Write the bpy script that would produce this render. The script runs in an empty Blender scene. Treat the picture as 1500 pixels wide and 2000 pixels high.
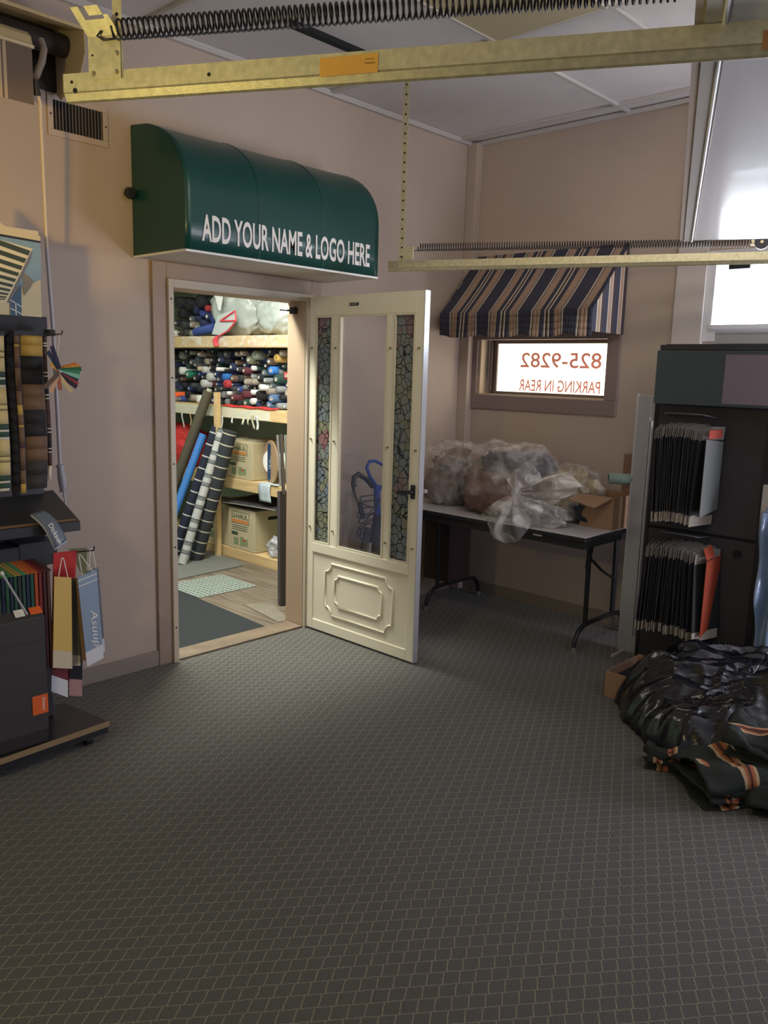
import bpy, bmesh, math, random
from mathutils import Vector, Matrix, noise
import numpy as np
rnd = random.Random(7)
S = bpy.context.scene
COL = S.collection

# ------------------------------------------------------------------ camera
F_PX, PITCH, ROLL, YAW, EYE = 1590.57, math.radians(9.7395), math.radians(1.6174), math.radians(43.284), 1.61
fw = Vector((math.cos(YAW)*math.cos(PITCH), math.sin(YAW)*math.cos(PITCH), -math.sin(PITCH)))
r0 = Vector((math.sin(YAW), -math.cos(YAW), 0)); u0 = r0.cross(fw)
RR = r0*math.cos(ROLL)+u0*math.sin(ROLL); UU = -r0*math.sin(ROLL)+u0*math.cos(ROLL)
cam = bpy.data.cameras.new('camera'); co = bpy.data.objects.new('camera', cam); COL.objects.link(co)
co.matrix_world = Matrix(((RR.x, UU.x, -fw.x, 0), (RR.y, UU.y, -fw.y, 0), (RR.z, UU.z, -fw.z, EYE), (0, 0, 0, 1)))
cam.sensor_fit = 'VERTICAL'; cam.sensor_height = 36.0; cam.lens = F_PX/2000*36.0; cam.clip_start = .02
S.camera = co
def U(px, py, ax, val):
    """point of the place seen at a pixel, on the plane axis=val"""
    d = RR*(px-750)+UU*(1000-py)+fw*F_PX
    c = Vector((0, 0, EYE)); return c+d*((val-c[ax])/d[ax])

# ------------------------------------------------------------------ world, lights, exposure
S.view_settings.view_transform = 'Standard'; S.view_settings.look = 'None'
S.view_settings.exposure = 0.0; S.view_settings.gamma = 1; S.view_settings.use_curve_mapping = False
W = bpy.data.worlds.new('world'); S.world = W; W.use_nodes = True
W.node_tree.nodes['Background'].inputs[0].default_value = (.66, .70, .95, 1)
W.node_tree.nodes['Background'].inputs[1].default_value = .24
def area(name, loc, target, size, power, color, spread=math.pi):
    L = bpy.data.lights.new(name, 'AREA'); L.shape = 'RECTANGLE'; L.size, L.size_y = size
    L.energy = power; L.color = color; L.spread = spread
    o = bpy.data.objects.new(name, L); COL.objects.link(o); o.location = loc
    o.rotation_euler = (Vector(target)-Vector(loc)).to_track_quat('-Z', 'Y').to_euler(); return o
def bulb(name, loc, r, power, color):
    L = bpy.data.lights.new(name, 'POINT'); L.energy = power; L.color = color; L.shadow_soft_size = r
    o = bpy.data.objects.new(name, L); COL.objects.link(o); o.location = loc; return o
def spot(name, loc, target, cone, power, color, r=.05, blend=.6):
    L = bpy.data.lights.new(name, 'SPOT'); L.energy = power; L.color = color; L.shadow_soft_size = r; L.spot_size = math.radians(cone); L.spot_blend = blend
    o = bpy.data.objects.new(name, L); COL.objects.link(o); o.location = loc
    o.rotation_euler = (Vector(target)-Vector(loc)).to_track_quat('-Z', 'Y').to_euler(); return o
area('store_room_tube', (3.0, 5.4, 2.86), (3.0, 5.4, 0), (.9, 2.0), 22, (.98, 1.0, .85))
area('store_room_tube_near', (2.70, 4.40, 2.86), (2.95, 3.1, 0), (1.2, .25), 130, (.96, 1.0, .93))
area('daylight_high_window', (4.80, 1.2, 2.10), (2.2, 1.9, .2), (1.3, .34), 7, (.60, .76, 1.0))
area('daylight_shop_window', (4.70, -.25, .95), (3.2, .5, 2.1), (1.4, 1.4), 86, (.86, .84, 1.0))
area('fill_behind_camera', (-4.4, -2.4, 2.1), (4.0, 2.6, 1.4), (3.6, 2.0), 12, (.80, .85, 1.0))  # unseen fill added behind the camera to light the walls
area('added_wall_wash', (2.5, .9, 3.0), (4.4, 3.4, 1.6), (1.4, .3), 9.3, (1.0, .91, .84), 2.0)  # no such ceiling fixture; added to brighten the walls
bulb('desk_lamp_left', (-.15, 1.55, 1.95), .06, 34, (1.0, .82, .28))
sl = spot('wall_lamp_left', (-.15, 1.4, 1.95), (1.66, 3.7, 2.34), 30, 95, (1.0, .58, .06), .04, .5); sl.scale = (1, .62, 1)

# ------------------------------------------------------------------ materials
MATS = {}
def mat(name, col, rough=.6, metal=0, bump=0, bscale=60, var=0, vscale=8, spec=.5, trans=0, emit=0, coat=0, alpha=1, subs=None):
    if name in MATS: return MATS[name]
    m = bpy.data.materials.new(name); m.use_nodes = True; nt = m.node_tree; n = nt.nodes; b = n['Principled BSDF']
    c = (col[0], col[1], col[2], 1)
    b.inputs['Base Color'].default_value = c; b.inputs['Roughness'].default_value = rough; b.inputs['Metallic'].default_value = metal
    b.inputs['Specular IOR Level'].default_value = spec
    b.inputs['Transmission Weight'].default_value = trans; b.inputs['Coat Weight'].default_value = coat; b.inputs['Alpha'].default_value = alpha
    if emit: b.inputs['Emission Color'].default_value = c; b.inputs['Emission Strength'].default_value = emit
    tc = n.new('ShaderNodeTexCoord')
    if var:
        t = n.new('ShaderNodeTexNoise'); t.inputs['Scale'].default_value = vscale; t.inputs['Detail'].default_value = 4
        nt.links.new(tc.outputs['Object'], t.inputs['Vector'])
        r = n.new('ShaderNodeValToRGB'); r.color_ramp.elements[0].position = .3; r.color_ramp.elements[1].position = .7
        r.color_ramp.elements[0].color = tuple(max(0, x*(1-var)) for x in col[:3])+(1,)
        r.color_ramp.elements[1].color = tuple(min(1, x*(1+var)) for x in col[:3])+(1,)
        nt.links.new(t.outputs['Fac'], r.inputs['Fac']); nt.links.new(r.outputs['Color'], b.inputs['Base Color'])
    if bump:
        t = n.new('ShaderNodeTexNoise'); t.inputs['Scale'].default_value = bscale; t.inputs['Detail'].default_value = 3
        nt.links.new(tc.outputs['Object'], t.inputs['Vector'])
        bp = n.new('ShaderNodeBump'); bp.inputs['Strength'].default_value = bump; bp.inputs['Distance'].default_value = .01
        nt.links.new(t.outputs['Fac'], bp.inputs['Height']); nt.links.new(bp.outputs['Normal'], b.inputs['Normal'])
    MATS[name] = m; return m
def carpet_mat():
    m = bpy.data.materials.new('patterned_carpet'); m.use_nodes = True; nt = m.node_tree; n = nt.nodes; b = n['Principled BSDF']
    tc = n.new('ShaderNodeTexCoord'); mp = n.new('ShaderNodeMapping'); mp.inputs['Rotation'].default_value = (0, 0, math.radians(38.6))
    nt.links.new(tc.outputs['Object'], mp.inputs['Vector'])
    nz = n.new('ShaderNodeTexNoise'); nz.inputs['Scale'].default_value = 60; nt.links.new(tc.outputs['Object'], nz.inputs['Vector'])
    mx = n.new('ShaderNodeVectorMath'); mx.operation = 'SCALE'; mx.inputs['Scale'].default_value = .006
    nt.links.new(nz.outputs['Color'], mx.inputs[0])
    ad = n.new('ShaderNodeVectorMath'); nt.links.new(mp.outputs[0], ad.inputs[0]); nt.links.new(mx.outputs[0], ad.inputs[1])
    sp_ = n.new('ShaderNodeSeparateXYZ'); nt.links.new(ad.outputs[0], sp_.inputs[0])
    def mt(op, a_, b_=None):
        q = n.new('ShaderNodeMath'); q.operation = op
        for i, v in enumerate((a_, b_)):
            if v is None: continue
            if isinstance(v, (int, float)): q.inputs[i].default_value = v
            else: nt.links.new(v, q.inputs[i])
        return q.outputs[0]
    vr = mt('DIVIDE', sp_.outputs[1], .045); row = mt('FLOOR', vr); fv = mt('FRACT', vr)
    ur = mt('SUBTRACT', mt('SUBTRACT', mt('DIVIDE', sp_.outputs[0], .045), mt('MULTIPLY', row, .16)), mt('MULTIPLY', vr, .30)); fu = mt('FRACT', ur)
    lv = mt('LESS_THAN', fu, .075); lh = mt('MULTIPLY', mt('LESS_THAN', fv, .07), .8)
    ln = mt('MAXIMUM', lv, lh)
    cm = n.new('ShaderNodeMix'); cm.data_type = 'RGBA'; nt.links.new(ln, cm.inputs['Factor'])
    cm.inputs['A'].default_value = (.086, .086, .078, 1); cm.inputs['B'].default_value = (.25, .21, .15, 1)
    n2 = n.new('ShaderNodeTexNoise'); n2.inputs['Scale'].default_value = 330; n2.inputs['Detail'].default_value = 3; nt.links.new(tc.outputs['Object'], n2.inputs['Vector'])
    mr = n.new('ShaderNodeMapRange'); mr.inputs['From Min'].default_value = .3; mr.inputs['From Max'].default_value = .7; mr.inputs['To Min'].default_value = .55; mr.inputs['To Max'].default_value = 1.35
    nt.links.new(n2.outputs['Fac'], mr.inputs['Value'])
    mu = n.new('ShaderNodeVectorMath'); mu.operation = 'SCALE'; nt.links.new(cm.outputs['Result'], mu.inputs[0]); nt.links.new(mr.outputs[0], mu.inputs['Scale'])
    nt.links.new(mu.outputs[0], b.inputs['Base Color']); b.inputs['Roughness'].default_value = .95; b.inputs['Specular IOR Level'].default_value = .15
    b.inputs['Sheen Weight'].default_value = .25; b.inputs['Sheen Roughness'].default_value = .5
    bp = n.new('ShaderNodeBump'); bp.inputs['Strength'].default_value = .6; bp.inputs['Distance'].default_value = .003
    nt.links.new(n2.outputs['Fac'], bp.inputs['Height']); nt.links.new(bp.outputs['Normal'], b.inputs['Normal'])
    return m
def leaded_mat():
    m = bpy.data.materials.new('leaded_glass'); m.use_nodes = True; nt = m.node_tree; n = nt.nodes; b = n['Principled BSDF']
    tc = n.new('ShaderNodeTexCoord'); mp = n.new('ShaderNodeMapping'); mp.inputs['Scale'].default_value = (1, 1, 1); nt.links.new(tc.outputs['Object'], mp.inputs['Vector'])
    v = n.new('ShaderNodeTexVoronoi'); v.feature = 'DISTANCE_TO_EDGE'; v.inputs['Scale'].default_value = 23; nt.links.new(mp.outputs[0], v.inputs['Vector'])
    st = n.new('ShaderNodeMath'); st.operation = 'LESS_THAN'; st.inputs[1].default_value = .042; nt.links.new(v.outputs['Distance'], st.inputs[0])
    c = n.new('ShaderNodeTexVoronoi'); c.inputs['Scale'].default_value = 11; nt.links.new(mp.outputs[0], c.inputs['Vector'])
    rp = n.new('ShaderNodeValToRGB'); e = rp.color_ramp.elements; e[0].position = 0; e[0].color = (.30, .34, .31, 1); e[1].position = 1; e[1].color = (.34, .36, .26, 1)
    for p, q in ((.25, (.25, .31, .36, 1)), (.5, (.36, .36, .22, 1)), (.7, (.28, .33, .31, 1)), (.86, (.40, .17, .17, 1)), (.91, (.27, .31, .33, 1))):
        x = e.new(p); x.color = q
    sx = n.new('ShaderNodeSeparateColor'); nt.links.new(c.outputs['Color'], sx.inputs[0]); nt.links.new(sx.outputs[0], rp.inputs['Fac'])
    mix = n.new('ShaderNodeMix'); mix.data_type = 'RGBA'; nt.links.new(st.outputs[0], mix.inputs['Factor'])
    nt.links.new(rp.outputs['Color'], mix.inputs['A']); mix.inputs['B'].default_value = (.012, .012, .015, 1)
    nt.links.new(mix.outputs['Result'], b.inputs['Base Color'])
    b.inputs['Roughness'].default_value = .16; b.inputs['Transmission Weight'].default_value = .4
    nz = n.new('ShaderNodeTexNoise'); nz.inputs['Scale'].default_value = 110; nt.links.new(tc.outputs['Object'], nz.inputs['Vector'])
    bp = n.new('ShaderNodeBump'); bp.inputs['Strength'].default_value = .8; bp.inputs['Distance'].default_value = .006
    nt.links.new(nz.outputs['Fac'], bp.inputs['Height']); nt.links.new(bp.outputs['Normal'], b.inputs['Normal'])
    return m
def film_mat(name, col=(.9, .88, .85), dens=.35, rough=.18):
    """clear crumpled polythene: mostly see-through, catches light on its creases"""
    m = bpy.data.materials.new(name); m.use_nodes = True; nt = m.node_tree; n = nt.nodes
    out = n['Material Output']; b = n['Principled BSDF']; b.inputs['Base Color'].default_value = col+(1,); b.inputs['Roughness'].default_value = rough
    b.inputs['Specular IOR Level'].default_value = .9
    tr = n.new('ShaderNodeBsdfTransparent'); mx = n.new('ShaderNodeMixShader')
    tc = n.new('ShaderNodeTexCoord'); nz = n.new('ShaderNodeTexNoise'); nz.inputs['Scale'].default_value = 9; nz.inputs['Detail'].default_value = 5; nz.inputs['Distortion'].default_value = 1.0
    nt.links.new(tc.outputs['Object'], nz.inputs['Vector'])
    mr = n.new('ShaderNodeMapRange'); mr.inputs['From Min'].default_value = .42; mr.inputs['From Max'].default_value = .72; mr.inputs['To Min'].default_value = dens*.35; mr.inputs['To Max'].default_value = min(1, dens*2.0)
    nt.links.new(nz.outputs['Fac'], mr.inputs['Value']); nt.links.new(mr.outputs[0], mx.inputs[0])
    bp = n.new('ShaderNodeBump'); bp.inputs['Strength'].default_value = 1; bp.inputs['Distance'].default_value = .02
    nt.links.new(nz.outputs['Fac'], bp.inputs['Height']); nt.links.new(bp.outputs['Normal'], b.inputs['Normal'])
    nt.links.new(tr.outputs[0], mx.inputs[1]); nt.links.new(b.outputs[0], mx.inputs[2]); nt.links.new(mx.outputs[0], out.inputs[0])
    return m
def glass_mat():
    m = bpy.data.materials.new('clear_glass'); m.use_nodes = True; nt = m.node_tree; n = nt.nodes; out = n['Material Output']
    g = n.new('ShaderNodeBsdfGlossy'); g.inputs['Roughness'].default_value = .02; tr = n.new('ShaderNodeBsdfTransparent'); tr.inputs[0].default_value = (.93, .93, .9, 1)
    mx = n.new('ShaderNodeMixShader'); mx.inputs[0].default_value = .13; nt.links.new(tr.outputs[0], mx.inputs[1]); nt.links.new(g.outputs[0], mx.inputs[2]); nt.links.new(mx.outputs[0], out.inputs[0])
    return m
def wood_mat(name, a, b_, scale=3, rough=.6, rot=(0, 0, 0)):
    m = bpy.data.materials.new(name); m.use_nodes = True; nt = m.node_tree; n = nt.nodes; b = n['Principled BSDF']
    tc = n.new('ShaderNodeTexCoord'); mp = n.new('ShaderNodeMapping'); mp.inputs['Rotation'].default_value = rot; nt.links.new(tc.outputs['Object'], mp.inputs['Vector'])
    w = n.new('ShaderNodeTexNoise'); mp.inputs['Scale'].default_value = (18, 1.2, 18); w.inputs['Scale'].default_value = scale; w.inputs['Detail'].default_value = 5; w.inputs['Distortion'].default_value = .4
    nt.links.new(mp.outputs[0], w.inputs['Vector']); r = n.new('ShaderNodeValToRGB'); r.color_ramp.elements[0].position = .3; r.color_ramp.elements[1].position = .72
    r.color_ramp.elements[0].color = a+(1,); r.color_ramp.elements[1].color = b_+(1,)
    nt.links.new(w.outputs['Fac'], r.inputs['Fac']); nt.links.new(r.outputs['Color'], b.inputs['Base Color']); b.inputs['Roughness'].default_value = rough
    MATS[name] = m; return m
M_wall = mat('tan_wall_paint', (.50, .405, .335), .75, bump=.12, bscale=140, var=.05, vscale=2)
M_ceil = mat('ceiling_tile', (.66, .62, .61), .9, bump=.25, bscale=220, var=.03)
M_grid = mat('ceiling_grid_metal', (.55, .52, .50), .5)
M_dark = mat('black_gap', (.01, .01, .012), .9)
M_base = mat('tan_vinyl_baseboard', (.30, .25, .20), .5)
M_case = mat('tan_door_casing', (.36, .265, .20), .5, var=.05)
M_jamb = mat('tan_jamb', (.46, .33, .22), .5)
M_alu = mat('cream_aluminium', (.86, .80, .62), .38, spec=.5)
M_alu2 = mat('beige_aluminium_frame', (.56, .49, .38), .4)
M_silver = mat('bare_aluminium', (.60, .60, .62), .3, metal=.55)
M_green = mat('green_vinyl', (.002, .056, .046), .36, bump=.05, bscale=300, coat=.1)
M_white = mat('white_lettering', (.82, .80, .76), .5)
M_under = mat('awning_underside', (.62, .58, .50), .6)
M_zinc = mat('warm_lit_galvanised_steel', (.62, .56, .36), .42, metal=.55, var=.14, vscale=60, bump=.05, bscale=300)  # yellow of the warm lamplight is put into the steel colour
M_steel = mat('dark_spring_steel', (.035, .032, .038), .38, metal=.7)
M_blk = mat('black_plastic', (.018, .018, .021), .4)
M_blkm = mat('black_panel', (.044, .040, .046), .55, var=.1)
M_char = mat('charcoal_box_card', (.040, .036, .036), .6)
M_card = mat('brown_cardboard', (.36, .215, .125), .8, var=.06)
M_cardl = mat('pale_cardboard', (.50, .43, .27), .8, var=.06)
M_pine = wood_mat('pine_board', (.56, .39, .18), (.70, .52, .27))
M_pinep = wood_mat('whitewashed_pine', (.62, .60, .45), (.70, .68, .54))
M_floorw = wood_mat('worn_plank_floor', (.11, .075, .05), (.22, .185, .14), 2)
M_gwall = mat('green_store_wall', (.36, .50, .38), .8, var=.08)
M_mat = mat('dark_floor_mat', (.022, .026, .028), .9, bump=.5, bscale=400)
M_gcar = mat('grey_carpet_offcut', (.15, .155, .14), .95, bump=.4, bscale=300)
M_lead = leaded_mat(); M_glass = glass_mat(); M_carpet = carpet_mat()
M_film = film_mat('clear_polythene', (.80, .76, .72), .22)
M_film2 = film_mat('clear_polythene_bunched', (.84, .82, .82), .48)
M_filmw = mat('milky_polythene', (.40, .45, .43), .25, bump=.9, bscale=14, coat=.3)
M_trash = mat('black_bin_liner', (.006, .007, .010), .17, bump=.4, bscale=22, coat=.4)
M_red = mat('red_cloth', (.55, .03, .03), .7)
M_laptop = mat('white_laminate', (.62, .60, .60), .3)

# ------------------------------------------------------------------ mesh builder
class MB:
    def __init__(s): s.v = []; s.f = []; s.m = []; s.sm = []
    def add(s, vs, fs, mi=0, smooth=False):
        o = len(s.v); s.v += [Vector(x) for x in vs]
        for f in fs: s.f.append([i+o for i in f]); s.m.append(mi); s.sm.append(smooth)
        return s
    def box(s, a, b, mi=0, M=None):
        x0, x1 = sorted((a[0], b[0])); y0, y1 = sorted((a[1], b[1])); z0, z1 = sorted((a[2], b[2]))
        vs = [Vector(p) for p in ((x0, y0, z0), (x1, y0, z0), (x1, y1, z0), (x0, y1, z0), (x0, y0, z1), (x1, y0, z1), (x1, y1, z1), (x0, y1, z1))]
        if M is not None: vs = [M @ v for v in vs]
        return s.add(vs, [(0, 3, 2, 1), (4, 5, 6, 7), (0, 1, 5, 4), (1, 2, 6, 5), (2, 3, 7, 6), (3, 0, 4, 7)], mi)
    def bar(s, a, b, w, h, up=(0, 0, 1), mi=0):
        a = Vector(a); b = Vector(b); d = (b-a).normalized(); r = d.cross(Vector(up)).normalized(); u = r.cross(d)
        vs = [p+r*(w/2*i)+u*(h/2*j) for p in (a, b) for i, j in ((-1, -1), (1, -1), (1, 1), (-1, 1))]
        return s.add(vs, [(3, 2, 1, 0), (4, 5, 6, 7), (0, 1, 5, 4), (1, 2, 6, 5), (2, 3, 7, 6), (3, 0, 4, 7)], mi)
    def cyl(s, a, b, r, r2=None, n=16, mi=0, cap=True, capmi=None):
        a = Vector(a); b = Vector(b); r2 = r if r2 is None else r2
        d = (b-a).normalized(); t = Vector((0, 0, 1)) if abs(d.z) < .9 else Vector((1, 0, 0)); e1 = d.cross(t).normalized(); e2 = d.cross(e1)
        vs = [a+(e1*math.cos(i*2*math.pi/n)+e2*math.sin(i*2*math.pi/n))*r for i in range(n)]+[b+(e1*math.cos(i*2*math.pi/n)+e2*math.sin(i*2*math.pi/n))*r2 for i in range(n)]
        s.add(vs, [(i, (i+1) % n, n+(i+1) % n, n+i) for i in range(n)], mi, True)
        if cap: s.add(vs[:n], [tuple(range(n))[::-1]], mi if capmi is None else capmi); s.add(vs[n:], [tuple(range(n))], mi if capmi is None else capmi)
        return s
    def tube(s, pts, r, n=8, mi=0, closed=False):
        pts = [Vector(p) for p in pts]; N = len(pts); rings = []; prev = None
        for i, p in enumerate(pts):
            d = (pts[min(i+1, N-1)]-pts[max(i-1, 0)]).normalized() if not closed else (pts[(i+1) % N]-pts[i-1]).normalized()
            if prev is None: t = Vector((0, 0, 1)) if abs(d.z) < .9 else Vector((1, 0, 0)); e = d.cross(t).normalized()
            else: e = (prev-d*prev.dot(d)).normalized()
            prev = e; e2 = d.cross(e); rr = r(i/(N-1)) if callable(r) else r
            rings.append([p+(e*math.cos(k*2*math.pi/n)+e2*math.sin(k*2*math.pi/n))*rr for k in range(n)])
        vs = [q for R in rings for q in R]; fs = []
        for i in range(N-1 if not closed else N):
            j = (i+1) % N
            for k in range(n): fs.append((i*n+k, i*n+(k+1) % n, j*n+(k+1) % n, j*n+k))
        s.add(vs, fs, mi, True)
        if not closed: s.add(rings[0], [tuple(range(n))[::-1]], mi); s.add(rings[-1], [tuple(range(n))], mi)
        return s
    def grid(s, fn, nu, nv, mi=0, mif=None, smooth=True):
        vs = [fn(i/nu, j/nv) for i in range(nu+1) for j in range(nv+1)]; o = len(s.v); s.v += [Vector(x) for x in vs]
        for i in range(nu):
            for j in range(nv):
                s.f.append([o+i*(nv+1)+j, o+(i+1)*(nv+1)+j, o+(i+1)*(nv+1)+j+1, o+i*(nv+1)+j+1]); s.m.append(mif(i, j) if mif else mi); s.sm.append(smooth)
        return s
    def prism(s, poly, axis, a, b, mi=0):
        """poly: 2-D outline; extruded along axis from a to b"""
        def P(q, t): return {0: (t, q[0], q[1]), 1: (q[0], t, q[1]), 2: (q[0], q[1], t)}[axis]
        n = len(poly); s.add([P(q, a) for q in poly]+[P(q, b) for q in poly], [tuple(range(n))[::-1], tuple(range(n, 2*n))]+[(i, (i+1) % n, n+(i+1) % n, n+i) for i in range(n)], mi); return s
    def text(s, txt, org, ex, ey, width=None, height=None, depth=.001, mi=0, bold=.0, spacing=1, shear=0):
        cu = bpy.data.curves.new('t', 'FONT'); cu.body = txt; cu.size = 1; cu.offset = bold; cu.space_character = spacing; cu.shear = shear; cu.extrude = 0; cu.resolution_u = 3
        ob = bpy.data.objects.new('t', cu); COL.objects.link(ob); bpy.context.view_layer.update()
        me = bpy.data.meshes.new_from_object(ob.evaluated_get(bpy.context.evaluated_depsgraph_get()))
        xs = [v.co.x for v in me.vertices]; ys = [v.co.y for v in me.vertices]; x0, x1, y0, y1 = min(xs), max(xs), min(ys), max(ys)
        sy = (height/(y1-y0)) if height else None; sx = (width/(x1-x0)) if width else sy; sy = sy or sx
        ex = Vector(ex).normalized(); ey = Vector(ey).normalized(); nz = ex.cross(ey); org = Vector(org)
        vs = [org+ex*((v.co.x-x0)*sx)+ey*((v.co.y-y0)*sy)+nz*depth for v in me.vertices]
        s.add(vs, [tuple(p.vertices) for p in me.polygons], mi)
        bpy.data.objects.remove(ob); bpy.data.curves.remove(cu); bpy.data.meshes.remove(me); return s
    def build(s, name, mats, parent=None, bevel=0, solid=0, sub=0, autosmooth=False):
        if not isinstance(mats, (list, tuple)): mats = [mats]
        off = Vector((0, 0, 0)); p = parent
        if p is not None: off = ROOT[p.name]
        me = bpy.data.meshes.new(name); me.from_pydata([tuple(v-off) for v in s.v], [], s.f)
        for m in mats: me.materials.append(m)
        me.polygons.foreach_set('material_index', s.m); me.polygons.foreach_set('use_smooth', s.sm); me.update()
        o = bpy.data.objects.new(name, me); COL.objects.link(o)
        if parent is not None: o.parent = parent
        ROOT[o.name] = off
        if bevel: b = o.modifiers.new('b', 'BEVEL'); b.width = bevel; b.segments = 2; b.limit_method = 'ANGLE'
        if solid: b = o.modifiers.new('s', 'SOLIDIFY'); b.thickness = solid; b.offset = 0
        if sub: b = o.modifiers.new('d', 'SUBSURF'); b.levels = sub; b.render_levels = sub
        return o
ROOT = {}
def thing(name, label, cat, loc=(0, 0, 0), group=None):
    o = bpy.data.objects.new(name, None); COL.objects.link(o); o.location = loc; ROOT[o.name] = Vector(loc); o.empty_display_size = .05
    o['label'] = label; o['category'] = cat
    if group: o['group'] = group
    return o
def singles(name, m, parent, makers, **kw):
    for f in makers: f(MB()).build(name, m, parent, **kw)
def tag(o, label, cat, group=None):
    o['label'] = label; o['category'] = cat
    if group: o['group'] = group
    return o
def struct(o): o['kind'] = 'structure'; return o
def copy_tree(o, parent=None):
    c = o.copy(); COL.objects.link(c); c.parent = parent
    for ch in list(o.children): copy_tree(ch, c)
    return c
def B(): return MB()
def blob(c, r, amp=.25, fs=3.0, seed=0, sub=4, flat=None, ridge=.5, sq=1.0):
    """crumpled closed lump: sphere pushed by noise, flattened where it rests"""
    bm = bmesh.new(); bmesh.ops.create_icosphere(bm, subdivisions=sub, radius=1); vs = []; c = Vector(c)
    for v in bm.verts:
        p = v.co.copy(); q = Vector([math.copysign(abs(t)**sq, t) for t in p])
        k = noise.fractal(p*fs+Vector((seed*7.3, seed*3.1, seed)), 1.0, 2.2, 4); rg = 1-abs(noise.noise(p*fs*1.3+Vector((seed, 9, seed*2))))*2
        q = q*(1+amp*k+amp*ridge*max(0, rg-.6))
        w = c+Vector((q.x*r[0], q.y*r[1], q.z*r[2]))
        if flat is not None and w.z < flat: w.z = flat+(w.z-flat)*.02
        vs.append(w)
    fs_ = [tuple(x.index for x in f.verts) for f in bm.faces]; bm.free()
    return vs, fs_

YA, XB, ZC = 3.785, 4.84, 3.20
# ================================================================== STRUCTURE
struct(B().box((-2.2, -2.6, -.05), (XB+.4, YA+.02, 0)).build('floor', M_carpet))
struct(B().box((1.2, YA+.02, -.05), (XB+.4, 7.4, 0)).build('floor', M_floorw))
# left wall with the doorway
DX0, DX1, DZ = 2.355, 3.29, 2.02
TH = .14
wb = B().box((-2.2, YA, 0), (DX0, YA+TH, ZC)).box((DX1, YA, 0), (XB, YA+TH, ZC)).box((DX0, YA, DZ), (DX1, YA+TH, ZC))
struct(wb.build('wall_left', M_wall))
# right wall with two window openings
W1 = (2.625, 3.655, 1.47, 1.86); W2 = (.35, 2.00, 1.93, 2.30)
wb = B()
wb.box((XB, -1.2, 0), (XB+.16, W2[0], ZC)).box((XB, W2[0], 0), (XB+.16, W2[1], W2[2])).box((XB, W2[0], W2[3]), (XB+.16, W2[1], ZC))
wb.box((XB, W2[1], 0), (XB+.16, W1[0], ZC)).box((XB, W1[0], 0), (XB+.16, W1[1], W1[2])).box((XB, W1[0], W1[3]), (XB+.16, W1[1], ZC)).box((XB, W1[1], 0), (XB+.16, YA, ZC))
struct(wb.build('wall_right', M_wall))
struct(B().box((XB-.035, W2[1]+.02, 0), (XB-.0005, 2.20, ZC-.001)).build('trim_1', mat('lit_pilaster_paint', (.60, .54, .50), .7), bevel=.004))  # paler than the wall: light on this strip is put into its colour
struct(B().box((XB-.07, YA-.085, 0), (XB-.0005, YA-.0005, ZC-.001)).build('trim_2', M_wall, bevel=.004))
# ceiling: two by four foot tiles in a metal grid
cb = B().box((-2.2, -2.6, ZC+.02), (XB, YA, ZC+.06))
struct(cb.build('ceiling', M_ceil))
gb = B()
for k in range(11):
    y = 3.785-.585-.61*k if k else 3.785-.02
    gb.box((-2.2, y-.012, ZC), (XB-.001, y+.012, ZC+.018))
for x in (-1.43, -.21, 1.01, 2.23, 3.45, 4.67): gb.box((x-.012, -2.6, ZC+.001), (x+.012, YA-.001, ZC+.019))
gb.box((XB-.03, -1.2, ZC-.012), (XB-.001, YA-.001, ZC+.015)); gb.box((-2.2, YA-.03, ZC-.012), (XB-.03, YA-.001, ZC+.015))
struct(gb.build('trim_3', M_grid))
struct(B().box((2.68, 3.185, ZC-.006), (3.42, 3.225, ZC+.02)).build('trim_4', M_dark))
struct(B().box((-2.2, YA-.012, 0), (2.26, YA-.0005, .085)).box((3.40, YA-.012, 0), (XB-.08, YA-.0005, .085)).build('baseboard_left', M_base, bevel=.002))
struct(B().box((XB-.012, -1.2, 0), (XB-.0005, W2[1], .085)).box((XB-.012, 2.21, 0), (XB-.0005, YA-.1, .085)).build('baseboard_right', M_base, bevel=.002))
# door surround: tan casing, beige metal frame, jamb
d1 = B().box((2.255, YA-.018, 0), (DX0-.018, YA-.0005, 2.13)).box((DX1+.03, YA-.018, 0), (3.395, YA-.0005, 2.13)).box((DX0-.018, YA-.018, 2.05), (DX1+.03, YA-.0005, 2.13)).build('door_1', M_case, bevel=.003)
struct(d1); ROOT[d1.name] = Vector((0, 0, 0))
B().box((DX0-.018, YA-.034, 0), (DX0+.012, YA-.012, 2.05)).box((DX1-.012, YA-.034, 0), (DX1+.029, YA-.012, 2.05)).box((DX0+.012, YA-.034, DZ-.012), (DX1-.012, YA-.012, 2.05)).build('frame', M_alu2, d1, bevel=.002)
B().box((DX1-.014, YA-.011, 0), (DX1-.001, YA+TH+.01, DZ-.013)).box((DX0+.001, YA-.011, 0), (DX0+.014, YA+TH+.01, DZ-.013)).box((DX0+.015, YA-.011, DZ-.014), (DX1-.015, YA+TH+.01, DZ-.001)).build('jamb', M_jamb, d1)
B().box((DX0+.02, YA-.02, .0005), (DX1-.02, YA+.13, .012)).build('threshold', mat('worn_wood_sill', (.20, .145, .095), .6, var=.2), d1, bevel=.003)
for z in (.2, .65, 1.1, 1.55, 1.95):
    for x in (DX1+.012, DX0-.004): B().cyl((x, YA-.037, z), (x, YA-.033, z), .005, n=8).build('screw', M_steel, d1)
# store room shell
struct(B().box((4.72, YA+TH, 0), (4.80, 7.3, 2.9)).build('wall_back', M_gwall))
struct(B().box((1.2, 7.2, 0), (4.72, 7.3, 2.9)).build('wall_far', M_gwall))
struct(B().box((1.2, YA+TH, 2.9), (4.8, 7.3, 2.96)).build('ceiling', mat('store_ceiling_white', (.75, .76, .72), .8)))
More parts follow.
